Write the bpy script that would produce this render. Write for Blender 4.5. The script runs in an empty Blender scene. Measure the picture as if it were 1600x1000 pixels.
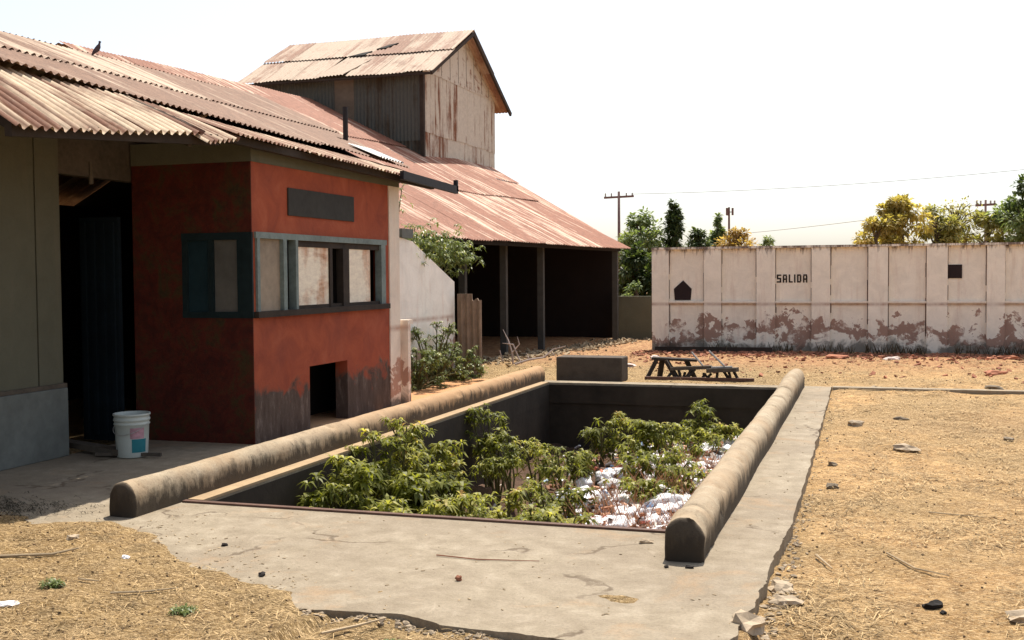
import bpy, bmesh, math, random
import numpy as np
from mathutils import Vector, Matrix, noise as mnoise
R = math.radians
S = bpy.context.scene
COL = S.collection

# ------------------------------------------------------------------ camera
F_PX = 1740.0
cam_d = bpy.data.cameras.new('camera'); cam = bpy.data.objects.new('camera', cam_d); COL.objects.link(cam)
cam_d.sensor_width = 36.0; cam_d.lens = 36.0*F_PX/1600.0
cam_d.clip_start = 0.05; cam_d.clip_end = 2000
head, pitch, roll = R(17.84), math.atan(70/F_PX), 0.008
Fv = Vector((-math.sin(head)*math.cos(pitch), math.cos(head)*math.cos(pitch), -math.sin(pitch)))
R0 = Vector((math.cos(head), math.sin(head), 0)); U0 = R0.cross(Fv)
Rv = R0*math.cos(roll) - U0*math.sin(roll); Uv = U0*math.cos(roll) + R0*math.sin(roll)
M = Matrix((Rv, Uv, -Fv)).transposed().to_4x4(); M.translation = (0, 0, 1.6)
cam.matrix_world = M
S.camera = cam

# ------------------------------------------------------------------ light
SUN_EL, SUN_AZ = 62.0, 0.5          # azimuth clockwise from +Y
w = bpy.data.worlds.new('World'); S.world = w; w.use_nodes = True
nt = w.node_tree; nt.nodes.clear()
sky = nt.nodes.new('ShaderNodeTexSky'); sky.sky_type = 'NISHITA'; sky.sun_disc = False
sky.sun_elevation = R(SUN_EL); sky.sun_rotation = R(SUN_AZ)
sky.air_density = 1.0; sky.dust_density = 2.0; sky.ozone_density = 1.0
bg = nt.nodes.new('ShaderNodeBackground'); bg.inputs[1].default_value = 0.096
wo = nt.nodes.new('ShaderNodeOutputWorld')
hs = nt.nodes.new('ShaderNodeHueSaturation'); hs.inputs['Saturation'].default_value = .55; nt.links.new(sky.outputs[0], hs.inputs['Color']); nt.links.new(hs.outputs[0], bg.inputs[0]); nt.links.new(bg.outputs[0], wo.inputs[0])
sl = bpy.data.lights.new('sun', 'SUN'); sl.energy = 3.3; sl.angle = R(0.5); sl.color = (1, 0.93, 0.82)
so = bpy.data.objects.new('sun', sl); COL.objects.link(so)
sd = Vector((math.sin(R(SUN_AZ))*math.cos(R(SUN_EL)), math.cos(R(SUN_AZ))*math.cos(R(SUN_EL)), math.sin(R(SUN_EL))))
so.rotation_euler = sd.to_track_quat('Z', 'Y').to_euler(); so.location = sd*50
S.view_settings.view_transform = 'Standard'; S.view_settings.look = 'None'
S.view_settings.gamma = 1; S.view_settings.exposure = 1.07
S.cycles.max_bounces = 6

# ------------------------------------------------------------------ helpers
class MB:
    def __init__(s): s.v = []; s.f = []; s.t = []; s.uv = []; s.cur = 0.5
    def add(s, verts, faces, tint=None, uv=None):
        n = len(s.v); s.v += [tuple(p) for p in verts]; s.f += [tuple(i+n for i in f) for f in faces]
        s.t += [s.cur if tint is None else tint]*len(verts)
        s.uv += list(uv) if uv is not None else [(0.0, 0.0)]*len(verts)
    def box(s, x0, x1, y0, y1, z0, z1, tint=None, jit=0.0, rnd=None):
        vs = [(x, y, z) for z in (z0, z1) for y in (y0, y1) for x in (x0, x1)]
        if jit: vs = [tuple(c + rnd.uniform(-jit, jit) for c in p) for p in vs]
        s.add(vs, [(0, 2, 3, 1), (4, 5, 7, 6), (0, 1, 5, 4), (2, 6, 7, 3), (0, 4, 6, 2), (1, 3, 7, 5)], tint)
    def obox(s, c, size, rot, tint=None):
        m = Matrix.LocRotScale(Vector(c), rot, Vector(size))
        vs = [m @ Vector((x, y, z)) for z in (-.5, .5) for y in (-.5, .5) for x in (-.5, .5)]
        s.add(vs, [(0, 2, 3, 1), (4, 5, 7, 6), (0, 1, 5, 4), (2, 6, 7, 3), (0, 4, 6, 2), (1, 3, 7, 5)], tint)
    def bar(s, a, b, wd, th, tint=None, up=(0, 0, 1)):
        a, b = Vector(a), Vector(b); d = (b-a).normalized(); sd_ = d.cross(Vector(up))
        if sd_.length < 1e-3: sd_ = Vector((1, 0, 0))
        sd_.normalize(); u = sd_.cross(d)
        vs = []
        for p in (a, b):
            for i, j in ((-1, -1), (1, -1), (1, 1), (-1, 1)): vs.append(p + sd_*wd/2*i + u*th/2*j)
        s.add(vs, [(0, 1, 2, 3), (7, 6, 5, 4), (0, 4, 5, 1), (1, 5, 6, 2), (2, 6, 7, 3), (3, 7, 4, 0)], tint)
    def tube(s, pts, rad, seg=6, tint=None, caps=True):
        pts = [Vector(p) for p in pts]; n = len(pts)
        if not hasattr(rad, '__len__'): rad = [rad]*n
        rings = []; prev = None
        for i, p in enumerate(pts):
            d = (pts[min(i+1, n-1)] - pts[max(i-1, 0)]).normalized()
            if prev is None:
                a = d.orthogonal().normalized()
            else:
                a = (prev - d*prev.dot(d)).normalized()
            prev = a; b = d.cross(a)
            rings.append([p + (a*math.cos(2*math.pi*k/seg) + b*math.sin(2*math.pi*k/seg))*rad[i] for k in range(seg)])
        vs = [q for r in rings for q in r]; fs = []
        for i in range(n-1):
            for k in range(seg):
                k2 = (k+1) % seg; fs.append((i*seg+k, i*seg+k2, (i+1)*seg+k2, (i+1)*seg+k))
        if caps: fs += [tuple(range(seg-1, -1, -1)), tuple(range((n-1)*seg, n*seg))]
        s.add(vs, fs, tint)
    def lathe(s, c, prof, seg=24, tint=None):
        vs = []; fs = []; n = len(prof)
        for r_, z_ in prof:
            for k in range(seg):
                a = 2*math.pi*k/seg; vs.append((c[0]+r_*math.cos(a), c[1]+r_*math.sin(a), c[2]+z_))
        for i in range(n-1):
            for k in range(seg):
                k2 = (k+1) % seg; fs.append((i*seg+k, i*seg+k2, (i+1)*seg+k2, (i+1)*seg+k))
        s.add(vs, fs, tint)
    def blob(s, c, r, rnd, sub=2, rough=0.25, sc=(1, 1, 1), tint=None, rot=0.0, flat=0.0):
        bm = bmesh.new(); bmesh.ops.create_icosphere(bm, subdivisions=sub, radius=1.0)
        off = Vector((rnd.uniform(0, 99), rnd.uniform(0, 99), rnd.uniform(0, 99)))
        vs = []
        cr, sr = math.cos(rot), math.sin(rot)
        for v in bm.verts:
            k = 1 + rough*mnoise.noise(v.co*1.7 + off)*2 + rough*.5*mnoise.noise(v.co*5 + off)
            x, y, z = v.co.x*k*sc[0]*r, v.co.y*k*sc[1]*r, v.co.z*k*sc[2]*r
            if z < -flat*r*sc[2] and flat: z = -flat*r*sc[2]
            vs.append((c[0]+x*cr-y*sr, c[1]+x*sr+y*cr, c[2]+z))
        fs = [tuple(v.index for v in f.verts) for f in bm.faces]; bm.free(); s.add(vs, fs, tint)
    def build(s, name, mat, parent=None, smooth=False, loc=None, bevel=0.0):
        me = bpy.data.meshes.new(name)
        vs = s.v
        if loc is not None: vs = [(p[0]-loc[0], p[1]-loc[1], p[2]-loc[2]) for p in vs]
        me.from_pydata(vs, [], s.f); me.update()
        at = me.attributes.new('tint', 'FLOAT', 'POINT'); at.data.foreach_set('value', np.array(s.t, dtype=np.float32))
        if any(u != (0.0, 0.0) for u in s.uv[:50]):
            ul = me.uv_layers.new(name='UVMap'); li = np.empty(len(me.loops), dtype=np.int32)
            me.loops.foreach_get('vertex_index', li)
            ul.data.foreach_set('uv', np.array(s.uv, dtype=np.float32)[li].ravel())
        if smooth: me.polygons.foreach_set('use_smooth', [True]*len(me.polygons))
        me.materials.append(mat)
        o = bpy.data.objects.new(name, me); COL.objects.link(o)
        if parent is not None:
            o.parent = parent
            if loc is None: o.matrix_parent_inverse = Matrix.Translation(parent.location).inverted()
        if loc is not None: o.location = loc
        if bevel:
            m = o.modifiers.new('bevel', 'BEVEL'); m.width = bevel; m.segments = 2; m.limit_method = 'ANGLE'
        return o

def thing(name, label, cat, loc=(0, 0, 0), group=None):
    o = bpy.data.objects.new(name, None); o.empty_display_size = .2; COL.objects.link(o); o.location = loc
    o['label'] = label; o['category'] = cat
    if group: o['group'] = group
    return o
def tag(o, label, cat, group=None, kind=None):
    o['label'] = label; o['category'] = cat
    if group: o['group'] = group
    if kind: o['kind'] = kind
    return o
def struct(o): o['kind'] = 'structure'; return o

# ------------------------------------------------------------------ material helpers
class NT:
    def __init__(s, name):
        s.m = bpy.data.materials.new(name); s.m.use_nodes = True; s.t = s.m.node_tree; s.t.nodes.clear()
        s.out = s.n('ShaderNodeOutputMaterial'); s.b = s.n('ShaderNodeBsdfPrincipled')
        s.l(s.b.outputs[0], s.out.inputs[0]); s.b.inputs['Roughness'].default_value = .9
        try: s.b.inputs['Specular IOR Level'].default_value = .25
        except Exception: pass
        s.co = s.n('ShaderNodeTexCoord')
    def n(s, t, **k):
        o = s.t.nodes.new(t)
        for a, b in k.items(): setattr(o, a, b)
        return o
    def l(s, a, b): s.t.links.new(a, b)
    def vec(s, scale=(1, 1, 1), src='Object', loc=(0, 0, 0)):
        m = s.n('ShaderNodeMapping'); m.inputs['Scale'].default_value = scale; m.inputs['Location'].default_value = loc
        s.l(s.co.outputs[src], m.inputs[0]); return m.outputs[0]
    def noise(s, scale, detail=6, rough=.6, vec=None, dist=0.0):
        o = s.n('ShaderNodeTexNoise'); o.inputs['Scale'].default_value = scale; o.inputs['Detail'].default_value = detail
        o.inputs['Roughness'].default_value = rough; o.inputs['Distortion'].default_value = dist
        s.l(vec if vec is not None else s.vec(), o.inputs['Vector']); return o.outputs['Fac']
    def voro(s, scale, vec=None, feature='F1'):
        o = s.n('ShaderNodeTexVoronoi', feature=feature); o.inputs['Scale'].default_value = scale
        s.l(vec if vec is not None else s.vec(), o.inputs['Vector']); return o
    def ramp(s, fac, stops, interp='LINEAR'):
        o = s.n('ShaderNodeValToRGB'); o.color_ramp.interpolation = interp; e = o.color_ramp.elements
        while len(e) > 1: e.remove(e[-1])
        for i, (p, c) in enumerate(stops):
            if not hasattr(c, '__len__'): c = (c, c, c)
            x = e[0] if i == 0 else e.new(p)
            x.position = p; x.color = (c[0], c[1], c[2], 1)
        s.l(fac, o.inputs[0]); return o.outputs[0]
    def mix(s, fac, a, b, mode='MIX'):
        o = s.n('ShaderNodeMixRGB', blend_type=mode)
        for i, v in ((0, fac), (1, a), (2, b)):
            if hasattr(v, 'is_linked') or hasattr(v, 'links'): s.l(v, o.inputs[i])
            elif hasattr(v, '__len__'): o.inputs[i].default_value = (*v, 1)
            else: o.inputs[i].default_value = v if i == 0 else (v, v, v, 1)
        return o.outputs[0]
    def math(s, op, a, b=0.0, clamp=False):
        o = s.n('ShaderNodeMath', operation=op); o.use_clamp = clamp
        for i, v in ((0, a), (1, b)):
            if hasattr(v, 'links'): s.l(v, o.inputs[i])
            else: o.inputs[i].default_value = v
        return o.outputs[0]
    def attr(s, name='tint'):
        o = s.n('ShaderNodeAttribute'); o.attribute_name = name; return o.outputs['Fac']
    def xyz(s, src='Object'):
        o = s.n('ShaderNodeSeparateXYZ'); s.l(s.co.outputs[src], o.inputs[0]); return o.outputs
    def bump(s, h, strength=.5, dist=.02):
        o = s.n('ShaderNodeBump'); o.inputs['Strength'].default_value = strength; o.inputs['Distance'].default_value = dist
        s.l(h, o.inputs['Height']); s.l(o.outputs[0], s.b.inputs['Normal'])
    def col(s, c):
        if hasattr(c, 'links'): s.l(c, s.b.inputs['Base Color'])
        else: s.b.inputs['Base Color'].default_value = (*c, 1)
    def rough(s, v): s.b.inputs['Roughness'].default_value = v
def sc(c, k): return tuple(min(1, x*k) for x in c)

def m_litter():
    m = NT('rubbish_bits')
    c = m.ramp(m.attr(), [(0, (.10, .05, .03)), (.2, (.34, .15, .08)), (.4, (.62, .34, .22)), (.55, (.80, .70, .60)), (.66, (.92, .90, .90)), (.86, (.30, .42, .62)), (.92, (.75, .25, .18)), (.97, (.85, .80, .70))], 'CONSTANT')
    m.col(c); m.rough(.7); return m.m
def simple(name, c, var=.35, scale=12, rough=.85, bump=.4, bd=.01, metal=0.0, tintamt=.5):
    m = NT(name); n1 = m.noise(scale, 8, .65); n2 = m.noise(scale*.17, 4)
    k = m.ramp(n1, [(.3, sc(c, 1-var)), (.7, sc(c, 1+var))])
    k = m.mix(.5, k, m.ramp(n2, [(.35, sc(c, 1-var)), (.65, sc(c, 1+var*.6))]))
    t = m.attr(); k = m.mix(1, k, m.ramp(t, [(0, 1-tintamt), (1, 1+tintamt*.0)]), 'MULTIPLY') if tintamt else k
    m.col(k); m.rough(rough); m.b.inputs['Metallic'].default_value = metal
    if bump: m.bump(n1, bump, bd)
    return m.m

def m_brownred():  # darker than the orange side: shade put into the colour, plus brown-olive patches
    m = NT('shade_tinted_brown_red_plaster'); mid = m.noise(3.5, 8, .7, None, .6); f = m.noise(16, 7, .8)
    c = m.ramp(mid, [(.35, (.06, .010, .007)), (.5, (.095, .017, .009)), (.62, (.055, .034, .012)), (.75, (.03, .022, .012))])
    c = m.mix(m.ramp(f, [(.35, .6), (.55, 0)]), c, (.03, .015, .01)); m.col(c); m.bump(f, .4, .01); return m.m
# concrete apron: pale, dusty, stained
def m_concrete():
    m = NT('concrete_apron')
    fine = m.noise(55, 8, .75); mid = m.noise(7, 8, .62); big = m.noise(.9, 5, .6, dist=.4)
    c = m.ramp(mid, [(.3, (.235, .19, .13)), (.55, (.32, .265, .19)), (.75, (.40, .34, .255))])
    c = m.mix(m.ramp(big, [(.4, 0), (.62, .55)]), c, (.215, .17, .12))
    c = m.mix(m.ramp(m.noise(1.7, 6, .7, dist=.6), [(.56, 0), (.72, .55)]), c, (.36, .22, .11))   # dust drifts
    c = m.mix(m.ramp(fine, [(.3, .45), (.55, 0)]), c, (.12, .095, .07))
    c = m.mix(m.ramp(m.noise(160, 4, .8), [(.6, 0), (.75, .5)]), c, (.5, .44, .35))
    # red dust towards the shrubs at the back left
    x = m.xyz()
    a = m.math('MULTIPLY', m.ramp(m.math('ADD', x[1], m.math('MULTIPLY', big, 3.0)), [(0, 0), (1, 1)]), 1.0)
    g = m.math('MULTIPLY', m.math('SUBTRACT', m.math('ADD', x[1], m.math('MULTIPLY', mid, 3.0)), 10.5), .35, True)
    h = m.math('MULTIPLY', m.math('SUBTRACT', -4.72, x[0]), 8.0, True)
    c = m.mix(m.math('MULTIPLY', g, h), c, (.50, .255, .115))
    nd = m.n('ShaderNodeTexNoise'); nd.inputs['Scale'].default_value = 2.2; nd.inputs['Detail'].default_value = 6; m.l(m.vec(), nd.inputs['Vector'])
    vm = m.n('ShaderNodeVectorMath', operation='MULTIPLY_ADD'); m.l(nd.outputs['Color'], vm.inputs[0]); vm.inputs[1].default_value = (.9, .9, .9); m.l(m.vec(loc=(.4, .2, 0)), vm.inputs[2])
    v = m.voro(.55, vm.outputs[0], 'DISTANCE_TO_EDGE').outputs['Distance']
    ck = m.math('MULTIPLY', m.ramp(v, [(.0, 1), (.006, .8), (.012, 0)]), m.ramp(m.noise(1.4, 3), [(.48, 0), (.56, .8)]))
    c = m.mix(ck, c, (.10, .07, .045))
    sp = m.noise(3.4, 9, .78, dist=.8); c = m.mix(m.ramp(sp, [(.56, 0), (.72, .6)]), c, (.19, .145, .095)); c = m.mix(m.ramp(sp, [(.28, .5), (.42, 0)]), c, (.47, .40, .31))
    m.col(c); m.bump(m.math('ADD', fine, m.math('MULTIPLY', mid, 1.5)), .5, .012); return m.m
def m_kerb():
    m = NT('weathered_kerb_with_painted_shade'); x = m.xyz()
    fine = m.noise(70, 6, .7); mid = m.noise(4, 7, .7, dist=.4); pits = m.noise(22, 5, .75)
    c = m.ramp(mid, [(.3, (.26, .20, .135)), (.5, (.36, .29, .20)), (.72, (.46, .385, .28))])
    c = m.mix(m.ramp(fine, [(.32, .5), (.5, 0)]), c, (.13, .10, .07))
    c = m.mix(m.ramp(pits, [(.30, .8), (.40, 0)]), c, (.10, .075, .05))
    c = m.mix(m.ramp(m.noise(1.3, 6, .7), [(.45, 0), (.7, .55)]), c, (.33, .21, .11))
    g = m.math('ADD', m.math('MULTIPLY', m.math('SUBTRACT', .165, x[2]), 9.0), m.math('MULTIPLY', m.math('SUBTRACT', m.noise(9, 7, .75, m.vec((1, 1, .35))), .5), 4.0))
    rd = m.math('MULTIPLY', m.math('MULTIPLY', m.math('SUBTRACT', m.math('ADD', x[1], m.math('MULTIPLY', mid, 3)), 9.5), .25, True), m.math('MULTIPLY', m.math('SUBTRACT', -3, x[0]), 9.0, True))
    c = m.mix(m.math('MULTIPLY', rd, .8), c, (.42, .24, .115))
    c = m.mix(m.ramp(g, [(-.0, 0), (.8, .92)]), c, (.05, .038, .026))  # lower sides darkened: grime and side shade both put into the colour
    wh = m.noise(30, 6, .8, m.vec((1, 1, .5))); c = m.mix(m.ramp(wh, [(.64, 0), (.70, .7)]), c, (.50, .46, .38))
    c = m.mix(m.ramp(m.math('ADD', m.attr(), m.math('MULTIPLY', mid, .3)), [(.32, .9), (.55, 0)]), c, (.035, .027, .02))  # low tint blackens the ends: their shade is painted in
    m.col(c); m.bump(m.math('ADD', m.math('MULTIPLY', fine, .4), pits), .55, .008); return m.m
def m_dirt():
    m = NT('dry_dirt')
    fine = m.noise(38, 9, .75); mid = m.noise(6, 8, .7); big = m.noise(.55, 5, .6, dist=.5)
    c = m.ramp(mid, [(.3, (.10, .068, .025)), (.5, (.24, .155, .06)), (.7, (.42, .29, .125))])
    xr = m.math('MULTIPLY', m.math('ADD', m.xyz()[0], m.math('ADD', .45, m.math('MULTIPLY', mid, .6))), 2.5, True)
    c = m.mix(m.math('MULTIPLY', xr, .8), c, m.ramp(mid, [(.34, (.22, .12, .045)), (.48, (.45, .265, .105)), (.62, (.74, .48, .225))]))
    c = m.mix(m.ramp(big, [(.42, 0), (.6, .6)]), c, (.22, .165, .075))
    c = m.mix(m.ramp(m.noise(1.6, 6, .7), [(.55, 0), (.7, .5)]), c, (.50, .36, .20))
    c = m.mix(m.ramp(fine, [(.34, .85), (.5, 0)]), c, (.09, .055, .025))
    c = m.mix(m.ramp(m.noise(14, 6, .8), [(.56, 0), (.66, .6)]), c, (.12, .08, .04))
    st = m.noise(26, 5, .8, m.vec((1, 4, 1)), 1.5)
    c = m.mix(m.ramp(st, [(.55, 0), (.66, .75)]), c, (.66, .49, .27))
    xx_ = m.xyz(); sq = lambda v, c0, w0: m.math('POWER', m.math('ABSOLUTE', m.math('DIVIDE', m.math('SUBTRACT', v, c0), w0)), 2.0)
    pt = m.math('SUBTRACT', m.math('ADD', 1.0, m.math('MULTIPLY', m.math('SUBTRACT', mid, .5), 3.0)), m.math('ADD', sq(xx_[0], 1.3, 1.5), sq(xx_[1], 13.0, 1.3)), True)
    c = m.mix(m.math('MULTIPLY', pt, .6), c, (.20, .125, .055))
    for rot, thr in ((.5, .60), (2.1, .61)):
        mp = m.n('ShaderNodeMapping'); mp.inputs['Rotation'].default_value = (0, 0, rot); mp.inputs['Scale'].default_value = (1, 5, 1); m.l(m.co.outputs['Object'], mp.inputs[0])
        fl = m.noise(30, 3, .7, mp.outputs[0], 1.0); c = m.mix(m.ramp(fl, [(thr-.03, 0), (thr, .9)]), c, (.86, .66, .40))
    mp = m.n('ShaderNodeMapping'); mp.inputs['Rotation'].default_value = (0, 0, 1.2); mp.inputs['Scale'].default_value = (1, 3, 1); m.l(m.co.outputs['Object'], mp.inputs[0])
    fl = m.noise(34, 4, .75, mp.outputs[0], 1.0); c = m.mix(m.ramp(fl, [(.38, .9), (.44, 0)]), c, (.09, .05, .018))
    x = m.xyz()
    g = m.math('MULTIPLY', m.math('SUBTRACT', m.math('ADD', x[1], m.math('MULTIPLY', mid, 4.0)), 20.5), .4, True)
    red = m.ramp(m.noise(9, 8, .8, m.vec((1, .6, 1))), [(.38, (.22, .09, .05)), (.5, (.42, .23, .12)), (.62, (.58, .40, .22))])
    c = m.mix(m.math('MULTIPLY', g, .8), c, red)
    c = m.mix(1, c, (.93, .86, .76), 'MULTIPLY')
    m.col(c); m.bump(m.math('ADD', fine, m.math('MULTIPLY', mid, 2.0)), .9, .03); return m.m
def m_plaster_white(name, base, stain, moss=(.07, .06, .045), peel=True, topz=2.15, off=(0, 0, 0), low=.75):
    m = NT(name); x = m.xyz()
    fine = m.noise(30, 7, .7); mid = m.noise(3.2, 8, .68, m.vec(loc=off), .6); big = m.noise(.9, 5, .6, m.vec(loc=off))
    c = m.ramp(mid, [(.3, sc(base, .86)), (.6, base), (.8, sc(base, 1.1))])
    c = m.mix(m.ramp(fine, [(.28, .3), (.45, 0)]), c, sc(base, .62))
    c = m.mix(m.ramp(m.noise(7, 6, .7, m.vec((1, 1, .12))), [(.52, 0), (.75, .3)]), c, sc(stain, 1.6))
    if peel:
        h = m.math('ADD', m.math('MULTIPLY', m.math('SUBTRACT', .62, x[2]), 1.0), m.math('MULTIPLY', m.math('SUBTRACT', big, .5), 2.2))
        h = m.math('ADD', h, m.math('MULTIPLY', m.math('SUBTRACT', mid, .5), 1.6))
        pk = m.ramp(h, [(.06, 0), (.09, 1), (.40, 1), (.46, 0)])
        pk = m.math('MULTIPLY', pk, m.ramp(m.noise(1.9, 6, .7, m.vec(loc=(3, 2, 1))), [(.40, .12), (.47, 1)]))
        c = m.mix(m.math('MULTIPLY', pk, .85), c, m.mix(mid, sc(stain, .8), sc(stain, 1.25)))
        # mould close to the soil
        g = m.math('ADD', m.math('MULTIPLY', m.math('SUBTRACT', .22, x[2]), 5.0), m.math('MULTIPLY', m.math('SUBTRACT', mid, .5), 5.0))
        c = m.mix(m.ramp(g, [(.1, 0), (.9, .8)]), c, moss)
    if peel:
        lg_ = m.math('SUBTRACT', 1.0, m.math('MULTIPLY', m.math('ABSOLUTE', m.math('SUBTRACT', x[2], .955)), 18.0), True)
        c = m.mix(m.math('MULTIPLY', lg_, m.ramp(mid, [(.35, .15), (.6, .75)])), c, sc(stain, 1.1))
    # grime running from the top edge
    d = m.math('ADD', m.math('MULTIPLY', m.math('SUBTRACT', x[2], topz-.20), 5.5), m.math('MULTIPLY', m.math('SUBTRACT', m.noise(5, 8, .75, m.vec((1.6, 1.6, .25))), .56), 6.0))
    c = m.mix(m.ramp(d, [(.2, 0), (1, .88)]), c, (.10, .06, .05))
    m.col(c); m.bump(m.math('ADD', fine, mid), .45, .015); return m.m
def m_orange():
    m = NT('orange_wash_plaster'); x = m.xyz()
    fine = m.noise(28, 7, .7); mid = m.noise(3, 7, .65, None, .6); big = m.noise(1.1, 5)
    c = m.ramp(mid, [(.3, (.24, .052, .028)), (.55, (.34, .078, .036)), (.8, (.42, .12, .06))])
    c = m.mix(m.ramp(big, [(.42, 0), (.65, .35)]), c, (.25, .07, .045))
    c = m.mix(m.ramp(m.noise(6, 7, .75, m.vec((1, 1, .18))), [(.6, 0), (.78, .45)]), c, (.12, .05, .035))
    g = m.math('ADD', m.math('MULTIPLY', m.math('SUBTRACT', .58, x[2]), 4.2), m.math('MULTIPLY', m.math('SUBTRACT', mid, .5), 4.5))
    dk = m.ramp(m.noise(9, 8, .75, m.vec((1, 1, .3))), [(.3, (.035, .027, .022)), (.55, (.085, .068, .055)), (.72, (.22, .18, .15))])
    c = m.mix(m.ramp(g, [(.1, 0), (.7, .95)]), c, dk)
    m.col(c); m.bump(m.math('ADD', fine, mid), .4, .012); return m.m
def m_rust(name, rust, zinc, bal=.5, streak=1.0):
    m = NT(name); t = m.attr()
    uv = lambda a, b: m.vec((a, b, 1), 'UV')
    s1 = m.noise(1, 5, .6, uv(7, .35)); s2 = m.noise(1, 6, .7, uv(2.2, 1.1), .5); s3 = m.noise(1, 8, .8, uv(24, 9))
    r = m.ramp(s3, [(.3, sc(rust, .55)), (.55, rust), (.78, sc(rust, 1.35))])
    z = m.ramp(s3, [(.3, sc(zinc, .75)), (.7, sc(zinc, 1.15))])
    tot = streak+.7+.28
    f = m.math('ADD', m.math('MULTIPLY', s1, streak/tot), m.math('MULTIPLY', s2, .7/tot))
    f = m.math('ADD', f, m.math('MULTIPLY', t, .28/tot))
    c = m.mix(m.ramp(f, [(bal-.05, 0), (bal+.05, 1)]), r, z)
    c = m.mix(m.ramp(s2, [(.2, .55), (.42, 0)]), c, sc(rust, .33))
    m.col(c); m.rough(.75); m.bump(s3, .25, .006); return m.m
def m_leaf(name, dark, mid, light, dry=(.30, .17, .07), dryamt=.0, rough=.5, trans=.3):
    m = NT(name); t = m.attr()
    c = m.ramp(t, [(0, dark), (.5, mid), (.93-dryamt, light), (1-dryamt*.7, dry if dryamt else light)])
    big = m.noise(2.2, 4); c = m.mix(m.ramp(big, [(.4, .0), (.65, .35)]), c, sc(dark, .9))
    m.col(c); m.rough(rough)
    tr = m.n('ShaderNodeBsdfTranslucent'); m.l(m.mix(1, c, (1.5, 1.5, .7), 'MULTIPLY'), tr.inputs[0])
    mx = m.n('ShaderNodeMixShader'); mx.inputs[0].default_value = trans
    m.l(m.b.outputs[0], mx.inputs[1]); m.l(tr.outputs[0], mx.inputs[2]); m.l(mx.outputs[0], m.out.inputs[0])
    return m.m

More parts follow.
